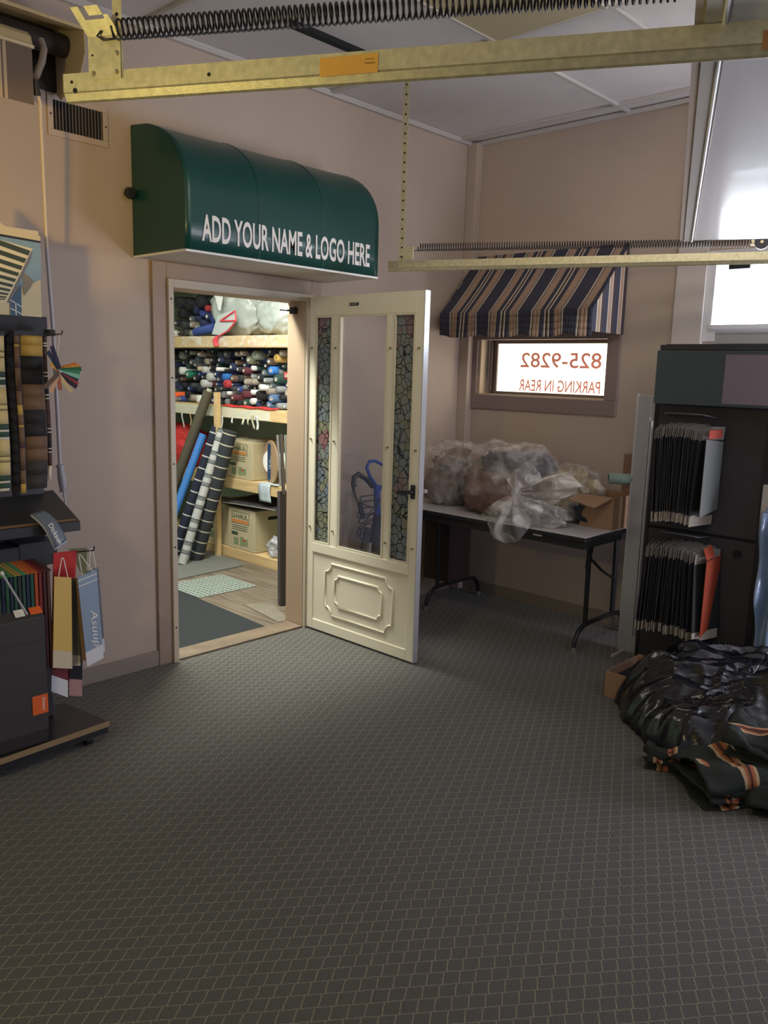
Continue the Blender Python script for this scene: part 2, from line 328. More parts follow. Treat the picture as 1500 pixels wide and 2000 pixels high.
# window 1 with the lettered pane
w = B().box((XB-.02, W1[0]-.09, W1[2]-.10), (XB-.0005, W1[1]+.06, W1[2]-.001)).box((XB-.02, W1[0]-.09, W1[3]), (XB-.0005, W1[1]+.06, W1[3]+.2)).box((XB-.02, W1[0]-.09, W1[2]-.001), (XB-.0005, W1[0], W1[3])).box((XB-.02, W1[1], W1[2]-.001), (XB-.0005, W1[1]+.06, W1[3])).build('window_1', mat('mauve_brown_casing', (.27, .20, .185), .5), bevel=.003)
struct(w)
B().box((XB, W1[1]-.02, W1[2]), (XB+.10, W1[1], W1[3])).box((XB, W1[0], W1[2]), (XB+.10, W1[0]+.006, W1[3])).box((XB, W1[0]+.006, W1[2]), (XB+.10, W1[1]-.02, W1[2]+.008)).build('reveal', mat('cream_reveal', (.62, .50, .36), .5), w)
yl = U(972, 730, 0, XB+.10).y
M_sash = mat('bronze_sash', (.16, .12, .11), .4)
fr = B()
for k, (y0, y1) in enumerate(((yl, yl+.028), (yl+.034, yl+.052))): fr.box((XB+.085-.02*k, y0, W1[2]+.009), (XB+.115, y1, W1[3]))
fr.box((XB+.06, W1[0]+.007, W1[2]+.009), (XB+.115, yl, W1[2]+.028)).box((XB+.06, W1[0]+.007, W1[3]-.025), (XB+.115, yl, W1[3]))
fr.build('sash', M_sash, w)
M_lit = mat('sunlit_frosted_pane', (1.0, .93, .74), .5, emit=2.4)
pane = B().box((XB+.10, W1[0]+.007, W1[2]+.028), (XB+.106, yl, W1[3]-.02)).build('pane', M_lit, w)
M_let = mat('backlit_red_vinyl', (.72, .25, .17), .6, emit=.42)  # daylight coming through the letters is put in as emission
p0 = U(1174, 720, 0, XB+.097); p1 = U(1016, 720, 0, XB+.097)
B().text('825-9282', (XB+.098, p0.y, U(1180, 721, 0, XB+.098).z), (0, 1, 0), (0, 0, 1), width=p1.y-p0.y, height=.105, depth=0, bold=.012).build('phone_number', M_let, w)
p0 = U(1171, 770, 0, XB+.097); p1 = U(1012, 770, 0, XB+.097)
B().text('PARKING IN REAR', (XB+.098, p0.y, U(1178, 770, 0, XB+.098).z), (0, 1, 0), (0, 0, 1), width=p1.y-p0.y, height=.082, depth=0, bold=.014).build('parking_notice', M_let, w)
# window 2, high and blown out
w2 = B().box((XB-.02, W2[0]-.07, W2[2]-.09), (XB-.0005, W2[1]+.02, W2[2])).box((XB-.02, W2[1]-.03, W2[2]), (XB-.0005, W2[1]+.02, W2[3]+.05)).box((XB-.02, W2[0]-.07, W2[3]), (XB-.0005, W2[1]-.03, W2[3]+.05)).build('window_2', mat('white_window_paint', (.75, .74, .76), .45), bevel=.003)
struct(w2)
B().box((XB-.06, W2[0], W2[2]-.02), (XB+.10, W2[1]-.03, W2[2]+.002)).build('sill', MATS['white_window_paint'], w2, bevel=.003)
B().box((XB+.10, W2[0], W2[2]), (XB+.106, W2[1], W2[3])).build('pane', mat('bright_daylight_pane', (.86, .93, 1.0), .5, emit=9), w2)
# unlit yellowed diffuser panel in the ceiling grid
cl = thing('ceiling_light', 'unlit ceiling light panel with a yellowed square diffuser', 'ceiling light', (2.84, 2.27, ZC))
B().box((2.245, 1.985, ZC-.004), (3.435, 2.575, ZC+.014)).build('diffuser', mat('yellowed_acrylic', (.50, .43, .28), .5), cl)
B().box((2.245, 1.985, ZC-.008), (3.435, 1.993, ZC-.004)).box((2.245, 2.567, ZC-.008), (3.435, 2.575, ZC-.004)).box((3.427, 1.993, ZC-.008), (3.435, 2.567, ZC-.004)).box((2.245, 1.993, ZC-.008), (2.253, 2.567, ZC-.004)).build('frame', M_grid, cl)

# ================================================================== GREEN ENTRANCE AWNING
AX0, AX1, AY, AZ0, AZ1 = 2.165, 3.425, 3.33, 2.135, 2.745
ga = thing('entrance_awning', 'green rounded vinyl awning over the store room doorway with white lettering', 'awning', ((AX0+AX1)/2, YA, AZ0))
prof = [(YA-.002, AZ1)]
rise = AZ1-2.40
prof += [(AY+(YA-AY)*(1-math.sin(t)), 2.40+rise*math.cos(t)**.9 if math.cos(t) > 0 else 2.40) for t in [i*math.pi/2/14 for i in range(3, 15)]]
prof = prof+[(AY, AZ0)]
def sk(u, v):
    i = v*(len(prof)-1); a = int(min(i, len(prof)-2)); t = i-a; y = prof[a][0]*(1-t)+prof[a+1][0]*t; z = prof[a][1]*(1-t)+prof[a+1][1]*t
    x = AX0+(AX1-AX0)*u; sag = .010*abs(math.sin(u*3*math.pi))*math.sin(min(1, v*1.1)*math.pi)
    return (x, min(y+sag*.7, YA-.002), z-sag)
can = B().grid(sk, 36, 26).build('canopy', M_green, ga, solid=.004)
end = prof+[(YA-.002, AZ0)]
for x in (AX0, AX1): B().prism(end, 0, x-.002, x+.002).build('end_panel', M_green, ga)
for k in range(1, 3):
    x = AX0+(AX1-AX0)*k/3; B().tube([(x, y-.001 if y < YA-.01 else y-.006, z) for y, z in prof[1:]], .0045, 6).build('rib', M_green, can)
B().box((AX0+.004, AY+.003, AZ0), (AX1-.004, YA-.004, AZ0+.012)).build('underside', M_under, ga)
B().bar((AX0, AY, AZ0), (AX1, AY, AZ0), .012, .010).bar((AX0, AY, AZ0), (AX0, YA-.005, AZ0), .010, .010).bar((AX1, AY, AZ0), (AX1, YA-.005, AZ0), .010, .010).build('bottom_rail', mat('white_rail', (.8, .78, .74), .35), ga)
a = U(395, 465, 1, AY-.006); b = U(722, 515, 1, AY-.006)
B().text('ADD YOUR NAME & LOGO HERE', (a.x, AY-.005, 2.185), (1, 0, 0), (0, 0, 1), width=b.x-a.x, height=.122, depth=0, bold=.022).build('lettering', M_white, can)
kb = U(253, 377, 1, YA-.03)
k = thing('wall_fitting', 'small black round fitting on the wall left of the green awning', 'fitting', (kb.x, YA, kb.z))
B().cyl((kb.x, YA-.001, kb.z), (kb.x, YA-.03, kb.z), .014, n=14).build('stem', M_blk, k)
B().cyl((kb.x, YA-.03, kb.z), (kb.x, YA-.055, kb.z), .028, .022, n=20).build('cap', M_blk, k, bevel=.003)

# ================================================================== WALL VENT
a = U(90, 178, 1, YA); b = U(211, 290, 1, YA)
vt = thing('wall_vent', 'rectangular air register with dark vertical louvres high on the left wall', 'vent', ((a.x+b.x)/2, YA, b.z))
M_vent = mat('painted_register', (.52, .42, .35), .45)
B().box((a.x, YA-.008, b.z), (b.x, YA-.0005, b.z+.028)).box((a.x, YA-.008, a.z-.028), (b.x, YA-.0005, a.z)).box((a.x, YA-.008, b.z+.028), (a.x+.026, YA-.0005, a.z-.028)).box((b.x-.026, YA-.008, b.z+.028), (b.x, YA-.0005, a.z-.028)).build('frame', M_vent, vt, bevel=.002)
B().box((a.x+.026, YA-.002, b.z+.028), (b.x-.026, YA-.0006, a.z-.028)).build('backing', M_dark, vt)
n = 15; wv = (b.x-a.x-.056)/n
for i in range(n): B().bar((a.x+.030+wv*(i+.5), YA-.006, b.z+.029), (a.x+.030+wv*(i+.5), YA-.006, a.z-.029), .0045, .003, up=(0, 1, 0)).build('louvre', mat('grey_louvre', (.15, .13, .125), .5), vt)
for x in (a.x+.013, b.x-.013): B().cyl((x, YA-.011, (a.z+b.z)/2), (x, YA-.008, (a.z+b.z)/2), .004, n=8).build('screw', M_steel, vt)

# ================================================================== STORM DOOR (open 90 degrees)
SX, SY0, SY1, SZ = 3.305, 2.847, YA-.036, 2.035
sd = thing('storm_door', 'cream storm door standing open with two leaded side lights and a raised kick panel', 'door', (SX, SY1, 0))
T = .016   # half thickness
def sp(y0, y1, z0, z1, n_, m, t=T, bev=.003): return B().box((SX-t, y0, z0), (SX+t, y1, z1)).build(n_, m, sd, bevel=bev)
W_ = SY1-SY0
def yy(px, py): return U(px, py, 0, SX-T).y
# openings from the free edge (SY0) to the hinge (SY1)
o1 = (yy(797, 1100), yy(757, 1100)); o2 = (yy(746, 1090), yy(655, 1080)); o3 = (yy(643, 1070), yy(611, 1070))
zb = .565; zt = 1.925
sp(SY0, o1[0], .012, SZ, 'stile', M_alu); sp(o3[1], SY1, .012, SZ, 'stile', M_alu)
sp(o1[1], o2[0], zb, zt, 'mullion', M_alu); sp(o2[1], o3[0], zb, zt, 'mullion', M_alu)
sp(o1[0], o3[1], zt, SZ, 'top_rail', M_alu); sp(o1[0], o3[1], .505, zb, 'middle_rail', M_alu, T+.004); sp(o1[0], o3[1], .012, .075, 'bottom_rail', M_alu)
kp = B().box((SX-T+.006, o1[0], .075), (SX+T-.006, o3[1], .505))
kpo = kp.build('kick_panel', M_alu, sd)
def notched(y0, y1, z0, z1, c):
    pts = []
    for (cy, cz, a0) in ((y0, z0, 90), (y1, z0, 180), (y1, z1, 270), (y0, z1, 0)):
        seq = [cy, cz]
        for i in range(6):
            an = math.radians(a0-i*18) if False else math.radians(a0-90+90-i*18)
            pts.append((cy+c*math.cos(an), cz+c*math.sin(an)))
    return pts
yc0, yc1 = SY0+.17, SY1-.17
for (y0, y1, z0, z1, c) in ((yc0, yc1, .13, .455, .055), (yc0+.085, yc1-.085, .195, .39, .03)):
    pts = [(SX-T+.004, p[0], p[1]) for p in notched(y0, y1, z0, z1, c)]
    B().tube(pts, .0065, 6, closed=True).build('raised_moulding', M_alu, kpo)
lb = []
for (y0, y1) in (o1, o3): B().box((SX-.003, y0, zb), (SX+.003, y1, zt)).build('leaded_glass', M_lead, sd)
B().add([(SX, o2[0]-.002, zb-.002), (SX, o2[1]+.002, zb-.002), (SX, o2[1]+.002, zt+.002), (SX, o2[0]-.002, zt+.002)], [(0, 1, 2, 3)]).build('centre_glass', M_glass, sd)
for (y0, y1) in (o1, o2, o3):
    q = .012; bd = B()
    bd.box((SX-T-.003, y0, zb), (SX-T+.006, y0+q, zt)).box((SX-T-.003, y1-q, zb), (SX-T+.006, y1, zt)).box((SX-T-.003, y0+q, zb), (SX-T+.006, y1-q, zb+q)).box((SX-T-.003, y0+q, zt-q), (SX-T+.006, y1-q, zt))
    bd.build('glazing_bead', mat('cream_bead', (.74, .68, .50), .4), sd)
cp = B()
for y in ((SY0+o1[0])/2, (o1[1]+o2[0])/2, (o2[1]+o3[0])/2, (o3[1]+SY1)/2):
    for z in (.66, 1.2, 1.74): B().cyl((SX-T-.009, y, z), (SX-T, y, z), .006, n=8).build('glass_clip', mat('brass_clip', (.30, .24, .12), .4, metal=.5), sd)
B().box((SX-T-.002, SY0-.004, .012), (SX+T+.004, SY0, SZ)).build('edge_strip', M_silver, sd)
hz = U(803, 960, 0, SX-T).z; hy = SY0+.035
B().box((SX-T-.010, hy-.014, hz-.038), (SX-T-.001, hy+.014, hz+.038)).bar((SX-T-.03, hy, hz), (SX-T-.034, hy+.085, hz-.008), .014, .018).cyl((SX-T-.004, hy, hz), (SX-T-.036, hy, hz), .011, n=12).build('handle', M_blk, sd, bevel=.002)
B().cyl((SX+T, hy, hz), (SX+T+.04, hy, hz), .010, n=12).bar((SX+T+.04, hy, hz), (SX+T+.04, hy-.03, hz), .018, .018).build('outer_button', M_silver, sd)
pl = U(692, 594, 0, SX-T)
B().box((SX-T-.003, pl.y-.036, pl.z-.008), (SX-T-.0002, pl.y+.036, pl.z+.008)).text('-- --- --', (SX-T-.0045, pl.y+.03, pl.z-.002), (0, -1, 0), (0, 0, 1), width=.055, height=.004, depth=0, mi=1).build('maker_plate', [M_blk, M_white], sd)
for z in (.25, .75, 1.3, 1.85): B().cyl((SX-.002, SY1+.006, z), (SX-.002, SY1+.006, z+.08), .006, n=8).build('hinge', M_silver, sd)
# closer bracket on the jamb
p = U(577, 607, 0, DX1-.014)
cb_ = thing('closer_bracket', 'small black door closer bracket screwed to the right door jamb', 'bracket', (DX1-.016, p.y, p.z))
B().box((DX1-.045, p.y-.022, p.z-.02), (DX1-.015, p.y+.022, p.z+.02)).build('block', M_blk, cb_, bevel=.004)
B().cyl((DX1-.03, p.y+.02, p.z), (DX1-.05, p.y+.10, p.z+.008), .006, n=8).build('arm', M_blk, cb_)

# ================================================================== OVERHEAD DOOR TRACKS, SPRINGS, RAISED DOOR
def track(e0, e1, z, nm, label, strap_to, ground):
    e0 = Vector((e0[0], e0[1], z)); e1 = Vector((e1[0], e1[1], z)); d = (e1-e0).normalized(); s = Vector((-d.y, d.x, 0))
    if s.dot(e0) > 0: s = -s     # s points to the camera side
    t = thing('door_track', label, 'rail', tuple(e0))
    # C shaped rail: web, rounded lower lip, upper lip
    sec = [(0, .058), (0, .020), (-.003, .017), (-.010, .003), (-.016, 0), (-.026, .003), (-.03, .014), (-.027, .014), (-.024, .006), (-.016, .003), (-.012, .006), (-.003, .022), (-.003, .055), (-.03, .055), (-.03, .058)]
    b = B(); n = len(sec); vs = []
    for q in (e0, e1):
        for (o, h) in sec: vs.append(q+s*(ground*o)+Vector((0, 0, h)))
    b.add(vs, [tuple(range(n)), tuple(range(n, 2*n))[::-1]]+[(i, n+i, n+(i+1) % n, (i+1) % n) for i in range(n)])
    b.build('rail', M_zinc, t)
    return t, e0, e1, d, s
NZ = 2.19
a = U(124, 172, 2, NZ+.029); b = U(1500, 72, 2, NZ+.029)
d = (b-a); d.z = 0; bb = a+d*1.6
tn, E0, E1, D, Sn = track((a.x, a.y), (bb.x, bb.y), NZ, 'n', 'long galvanised overhead door rail nearest the camera, with an orange sticker', None, 1)
# holes and sticker on the near rail
for q, zz, r in ((.022, .040, .0035), (.030, .022, .0055), (.36, .035, .004)):
    c = E0+D*q+Sn*.0008+Vector((0, 0, zz)); B().cyl(c-Sn*.001, c+Sn*.0002, r, n=12).build('bolt_hole', M_dark, tn)
def on_rail(px, py, z):
    # distance along the near rail for a pixel
    q = U(px, py, 2, z); return (q-E0).dot(D)
s0, s1 = on_rail(629, 134, NZ+.035), on_rail(744, 128, NZ+.035)
o_ = E0+Sn*.0012
B().add([o_+D*s0+Vector((0, 0, .014)), o_+D*s1+Vector((0, 0, .016)), o_+D*s1+Vector((0, 0, .052)), o_+D*s0+Vector((0, 0, .050))], [(0, 1, 2, 3)]).text('OVERHEAD', tuple(o_+D*(s0+(s1-s0)*.78)+Vector((0, 0, .04))), tuple(D), (0, 0, 1), width=(s1-s0)*.16, height=.003, depth=.0006, mi=1).text('WARNING', tuple(o_+D*(s0+(s1-s0)*.77)+Vector((0, 0, .032))), tuple(D), (0, 0, 1), width=(s1-s0)*.18, height=.004, depth=.0006, mi=1).build('sticker', [mat('orange_sticker', (.72, .38, .06), .5, var=.08), mat('brown_ink', (.2, .08, .03), .6)], tn)
s0, s1 = on_rail(1484, 85, NZ+.03), on_rail(1530, 82, NZ+.03)
B().add([o_+D*s0+Vector((0, 0, .008)), o_+D*s1+Vector((0, 0, .008)), o_+D*s1+Vector((0, 0, .040)), o_+D*s0+Vector((0, 0, .040))], [(0, 1, 2, 3)]).build('small_sticker', mat('brown_orange_sticker', (.42, .20, .07), .5), tn)
# end bracket: plate with a bent tab with slot, bolts, perforated hanger
def P(s, out, h): return E0+D*s+Sn*out+Vector((0, 0, h))
b0, b1 = on_rail(163, 150, NZ+.04), on_rail(233, 150, NZ+.04)
bk = B()
bk.add([P(b0, .004, .048), P(b0+.010, .004, .040), P(b1, .004, .040), P(b1, .004, .128), P(b0, .004, .128), P(b0, .001, .048), P(b0+.010, .001, .040), P(b1, .001, .040), P(b1, .001, .128), P(b0, .001, .128)],
       [(0, 1, 2, 3, 4), (9, 8, 7, 6, 5), (0, 5, 6, 1), (1, 6, 7, 2), (2, 7, 8, 3), (4, 9, 5, 0)])
# tab leaning back over the rail towards its end
tb = [(b0, 0, .105), (b1, 0, .105), (b1-.012, .03, .125), (b0-.006, .03, .125)]
ta = lambda u, v: P(b0+(b1-b0)*u-.022*v, .004+.030*v, .128+.050*v)
bk.grid(lambda u, v: ta(u, v*.55), 4, 4, smooth=False)
bk.grid(lambda u, v: ta(u*.24, .55+v*.45), 2, 2, smooth=False)
bk.grid(lambda u, v: ta(.42+u*.42, .68+v*.32), 2, 2, smooth=False)
bk.grid(lambda u, v: ta(.84+u*.16, .55+v*.13), 2, 2, smooth=False)
bk.build('end_bracket', M_zinc, tn, solid=.0015)
for (q, h) in ((b1-.010, .090), (b1-.012, .052), (b0+.010, .052)): B().cyl(P(q, .005, h), P(q, .010, h), .006, n=6).cyl(P(q, .010, h), P(q, .013, h), .004, n=8).build('bolt', M_zinc, tn)
B().cyl(P(b0+.010, .0041, .090), P(b0+.010, .0046, .090), .0035, n=4).build('square_hole', M_dark, tn)
def strap(parent, x0, y0, z0, z1, dirv, w=.028, nh=18):
    b = B(); c = Vector((x0, y0, 0)); n = int((z1-z0)/.05)
    dirv = Vector(dirv).normalized(); nn = Vector((-dirv.y, dirv.x, 0))
    b.box((-w/2, -.0015, z0), (w/2, .0015, z1), M=Matrix.Translation(c) @ Matrix(((dirv.x, nn.x, 0, 0), (dirv.y, nn.y, 0, 0), (0, 0, 1, 0), (0, 0, 0, 1))))
    o = b.build('hanger_strap', M_zinc, parent)
    m = -1 if nn.dot(c) > 0 else 1
    for i in range(n):
        z = z0+.03+i*.05; B().cyl(c+nn*m*.0016+Vector((0, 0, z)), c+nn*m*.0024+Vector((0, 0, z)), w*.17, n=10).build('strap_hole', M_dark, o)
g = U(222, 20, 2, NZ+.19); 
strap(tn, P(b1-.008, 0, 0).x, P(b1-.008, 0, 0).y, NZ+.04, ZC-.002, D, .022)
# springs
def spring(p0, p1, R, pitch, wire, label, grp, grad=False):
    p0 = Vector(p0); p1 = Vector(p1); d = (p1-p0); L = d.length; d.normalize(); e = d.cross(Vector((0, 0, 1))).normalized(); e2 = d.cross(e)
    t = thing('extension_spring', label, 'spring', tuple(p0), grp)
    N = int(L/pitch); seg = 14; pts = [p0+d*(L*i/(N*seg))+(e*math.cos(2*math.pi*i/seg)+e2*math.sin(2*math.pi*i/seg))*R for i in range(N*seg+1)]
    B().tube(pts, wire, 5).build('coil', M_steel, t)
    hk = [p0-d*(.035)+e2*(.0)+e*.0, p0-d*.045+e2*R*.5, p0-d*.03+e2*R*.95, p0-d*.005+e2*R*.9, p0+e*R]
    B().tube(hk, wire, 6).build('hook', M_steel, t)
    hk = [p1+e*R, p1+d*.02+e2*R*.4, p1+d*.05+e2*R*.5, p1+d*.06, p1+d*.05-e2*R*.5, p1+d*.02-e2*R*.3, p1]
    B().tube(hk, wire, 6).build('end_loop', M_steel, t)
    return t
sz = NZ+.135
q0 = U(226, 58, 2, sz); q1 = U(1330, -22, 2, sz+.005)
spring(q0, q1, .0195, .0125, .0026, 'dark coiled extension spring stretched above the nearest overhead rail', 'overhead door springs')
FZ = 2.19
a = U(758, 520, 2, FZ+.029); b = U(1500, 503, 2, FZ+.029); d2 = (b-a); d2.z = 0; bb = a+d2*1.25
tf, G0, G1, D2, S2 = track((a.x, a.y), (bb.x, bb.y), FZ, 'f', 'long galvanised overhead door rail farther away, in front of the striped awning', None, 1)
c = U(796, 500, 2, FZ+.05)
B().box((-.02, -.004, .03), (.035, .002, .10), M=Matrix.Translation(Vector((c.x, c.y, FZ))) @ Matrix(((D2.x, -S2.x, 0, 0), (D2.y, -S2.y, 0, 0), (0, 0, 1, 0), (0, 0, 0, 1)))).build('end_bracket', M_zinc, tf, bevel=.002)
c = U(785, 480, 2, FZ+.12)
M_zd = M_zinc
strap(tf, c.x, c.y, FZ+.03, ZC-.002, D2, .034)
q = U(934, 517, 2, FZ+.03); B().cyl(q+S2*.001, q+S2*.004, .005, n=10).build('bolt_hole', M_dark, tf)
q0 = U(818, 483, 2, FZ+.12); q1 = U(1465, 474, 2, FZ+.12)
spring(q0, q1, .020, .0135, .0024, 'dark coiled extension spring above the farther overhead rail, ending at a pulley', 'overhead door springs')
q = U(1488, 473, 2, FZ+.12)
pu = thing('cable_pulley', 'dark pulley wheel at the right end of the farther spring', 'pulley', tuple(q))
B().cyl(q-S2*.012, q+S2*.012, .035, n=20).build('wheel', M_steel, pu, bevel=.003)
B().cyl(q-S2*.02, q+S2*.02, .008, n=10).bar(q+Vector((0, 0, -.005)), q+D2*(-.05), .012, .028).build('fork', M_zinc, pu)
pts = [q+Vector((0, 0, .035)), q-D2*.15+Vector((0, 0, .03)), q-D2*.35+Vector((0, 0, .005))]
B().tube(pts, .0022, 5).build('cable', M_steel, pu)
# raised sectional door lying flat between the rails
zd = 2.254
ra = U(1396, -5, 2, zd); rb_ = U(1341, 470, 2, zd); wd = (rb_-ra); wd.z = 0; wl = wd.length; wn = wd.normalized(); dn = Vector((wn.y, -wn.x, 0))
ra2 = ra-wn*.25
gd = thing('overhead_door', 'glossy white overhead door raised flat under the ceiling at upper right', 'garage door', tuple(ra2))
MM = Matrix(((dn.x, wn.x, 0, ra2.x), (dn.y, wn.y, 0, ra2.y), (0, 0, 1, zd), (0, 0, 0, 1)))
M_gd = mat('glossy_white_door_skin', (.86, .85, .82), .2, coat=.3)
for i in range(4):
    B().box((.03+i*.54, 0, 0), (.03+i*.54+.535, wl+.25, .04), M=MM).build('door_section', M_gd, gd, bevel=.003)
B().box((-.012, 0, -.004), (.028, wl+.25, .046), M=MM).build('top_edge_rail', mat('grey_edge_rail', (.60, .56, .50), .5), gd)
B().box((-.03, 0, .0), (-.012, wl+.25, .05), M=MM).build('weather_strip', mat('tan_strip', (.55, .46, .36), .6), gd)
B().cyl(MM @ Vector((.022, 0, -.006)), MM @ Vector((.022, wl+.25, -.006)), .004, n=6).build('bright_edge', mat('bright_white_edge', (.85, .86, .88), .3), gd)

# ================================================================== STRIPED WINDOW AWNING
FX, FY0, FY1, FZ0, FZ1, TZ = 4.44, 2.53, 3.70, 1.855, 2.02, 2.44
M_s = [mat('navy_acrylic', (.045, .048, .075), .8), mat('tan_acrylic', (.40, .27, .19), .8), mat('cream_acrylic', (.62, .54, .42), .8), mat('dark_brown_acrylic', (.07, .045, .045), .8)]
wa = thing('striped_awning', 'navy, tan and cream striped fabric awning over the small lettered window', 'awning', (XB, (FY0+FY1)/2, FZ0))
pat = [(0, 10), (2, 1), (0, .6), (1, 5), (0, 3), (2, 1), (3, 1.6), (2, 1), (0, 3), (1, 5), (0, .6), (2, 1)]
tot = sum(w_ for _, w_ in pat)
edges = [FY0]; ms = []
rep = (FY1-FY0)/3.55; y = FY0+0.0; k = 0
seq = []
while y < FY1-1e-6:
    mi, w_ = pat[(k+8) % len(pat)]; y2 = min(FY1, y+w_/tot*rep); seq.append((y, y2, mi)); y = y2; k += 1
cb = B(); vb = B()
NS = 6
for (y0, y1, mi) in seq:
    nn_ = max(1, int((y1-y0)/.02))
    for j in range(nn_):
        ya = y0+(y1-y0)*j/nn_; yb_ = y0+(y1-y0)*(j+1)/nn_
        for i in range(NS):
            def pt(y, s_):
                sag = .015*math.sin(s_*math.pi); return (XB-.003-(XB-.003-FX)*s_, y, TZ-(TZ-FZ1)*s_-sag)
            cb.add([pt(ya, i/NS), pt(yb_, i/NS), pt(yb_, (i+1)/NS), pt(ya, (i+1)/NS)], [(0, 1, 2, 3)], mi)
        def sc_(y): ph = ((y-FY0)/rep*1.0) % 1; return .018*max(0, math.cos((ph-.52)*2*math.pi))**1.0
        for i in range(4):
            def pv(y, s_): return (FX-.004-.012*math.sin(y*22)*s_, y, FZ1-(FZ1-FZ0-sc_(y))*s_)
            vb.add([pv(ya, i/4), pv(yb_, i/4), pv(yb_, (i+1)/4), pv(ya, (i+1)/4)], [(0, 1, 2, 3)], mi, True)
cb.build('canopy', M_s, wa, solid=.002); vb.build('valance', M_s, wa, solid=.002)
for y in (FY0, FY1):
    wg = B(); prev = None; xs = [FX+(XB-.003-FX)*i/40 for i in range(41)]
    tt = 0
    for i in range(40):
        c_ = i % 13; mi = 0 if c_ < 5 else (2 if c_ in (5, 9) else (1 if c_ < 9 else 3))
        zt0 = FZ1+(TZ-FZ1)*i/40; zt1 = FZ1+(TZ-FZ1)*(i+1)/40
        wg.add([(xs[i], y, FZ0+.03), (xs[i+1], y, FZ0+.03), (xs[i+1], y, zt1-.006), (xs[i], y, zt0-.006)], [(0, 1, 2, 3)], mi)
    wg.build('side_wing', M_s, wa, solid=.002)
B().tube([(XB-.006, FY0+.01, FZ1), (FX+.004, FY0+.01, FZ1-.008), (FX+.004, FY1-.01, FZ1-.008), (XB-.006, FY1-.01, FZ1)], .007, 6).build('frame', M_silver, wa)
# dark mounting bracket of the high window blind
p = U(1448, 519, 0, XB-.03)
dp = thing('wall_bracket', 'dark bracket fixed above the bright high window', 'bracket', (XB, p.y, p.z))
B().box((XB-.06, p.y-.06, p.z-.02), (XB-.021, p.y+.06, p.z+.06)).build('plate', M_blk, dp, bevel=.004)
B().cyl((XB-.065, p.y-.02, p.z+.01), (XB-.06, p.y-.02, p.z+.01), .008, n=8).build('bolt', M_zinc, dp)

# ================================================================== LEFT: CASSETTE AWNING AND CRANK POLE
YC = 3.50
M_cas = mat('beige_cassette', (.56, .44, .24), .4); M_cin = mat('dark_cassette_inside', (.035, .025, .02), .7)
p = U(118, 66, 1, YA-.12)
ca = thing('cassette_awning', 'beige retractable awning cassette high on the left wall, brown valance hanging from its front bar', 'awning', (1.2, YA, 2.9))
xr = 1.80
B().prism([(YA-.002, 3.075), (YC, 3.005), (YC, 2.99), (YA-.002, 3.058)], 0, .45, xr).build('hood', M_cas, ca, bevel=.003)
B().prism([(YA-.002, 3.058), (YC, 2.99), (YC-.005, 2.90), (YC+.06, 2.80), (YA-.05, 2.76), (YA-.002, 2.80)], 0, xr-.006, xr).build('end_cap', M_cas, ca, bevel=.002)
B().box((.45, YA-.02, 2.80), (xr-.007, YA-.002, 3.05)).build('back_plate', M_cin, ca)
B().cyl((.45, YA-.12, 2.96), (xr-.01, YA-.12, 2.96), .045, n=20).build('roller_tube', M_cin, ca)
fa, fb = U(66, 95, 1, 3.42), U(64, 203, 1, 3.42)
fz1 = U(60, 62, 1, 3.42).z
B().prism([(3.42, fa.z), (3.44, fa.z+.05), (3.465, fz1+.012), (3.50, fz1+.012), (3.50, fa.z)], 0, .45, fa.x).build('front_bar', M_cas, ca, bevel=.003)
B().prism([(3.415, fa.z-.001), (3.425, fa.z-.001), (3.425, fa.z+.010), (3.415, fa.z+.010)], 0, .45, fa.x).build('front_lip', mat('pale_beige_lip', (.66, .55, .36), .4), ca)
vb = B(); x = fa.x-.004
for w_, mi in ((.102, 0), (.012, 1), (.008, 0), (.012, 1), (.07, 2), (.10, 0), (.012, 1), (.008, 0), (.012, 1), (.3, 0)):
    vb.add([(x, 3.43, fa.z), (x-w_, 3.43, fa.z), (x-w_, 3.43, fb.z), (x, 3.43, fb.z)], [(0, 1, 2, 3)], mi); x -= w_
vb.build('valance', [mat('brown_valance', (.16, .115, .085), .8), mat('beige_stripe', (.5, .38, .25), .8), mat('black_stripe', (.02, .018, .02), .8)], ca, solid=.002)
q = [U(70, 150, 1, 3.46), U(82, 120, 1, 3.48), U(86, 95, 1, 3.50), U(80, 78, 1, 3.52)]
B().tube([(v.x, v.y, v.z) for v in q], .014, 8).build('folding_arm', mat('grey_arm', (.30, .25, .21), .45), ca)
e0 = U(69, 155, 1, 3.45); e1 = U(73, 187, 1, 3.46)
B().cyl(e0, e1, .011, .014, n=12).build('gear_eye', M_blk, ca)
po = thing('crank_pole', 'white awning crank pole hanging down the left wall with a grey grip', 'pole', tuple(U(75, 190, 1, 3.46)))
a0 = U(74, 188, 1, 3.46); a1 = U(78, 200, 1, 3.46); a2 = U(91, 484, 1, 3.53); a3 = U(104, 650, 1, 3.56); a4 = U(117, 908, 1, 3.6); a5 = U(124, 960, 1, 3.6)
B().tube([a0, a1, a2], .0075, 8).build('upper_rod', mat('cream_rod', (.66, .56, .42), .4), po)
B().tube([a2-Vector((0, 0, .0)), a3, a4], .0085, 8).build('lower_rod', mat('grey_white_rod', (.50, .48, .50), .35), po)
B().cyl(a4, a4+(a5-a4)*.08, .018, n=14).tube([a4+(a5-a4)*t for t in (0, .3, .5, .8, .97)], lambda t: .013+.005*math.sin(t*math.pi), 12).cyl(a4+(a5-a4)*.93, a5, .018, n=14).build('grip', mat('grey_grip', (.40, .39, .42), .4), po)
B().tube([a5, a5+Vector((.004, 0, -.03)), a5+Vector((.002, -.01, -.06)), a5+Vector((-.01, -.02, -.075))], .005, 8).build('crank_end', mat('grey_white_rod', (0, 0, 0)), po)

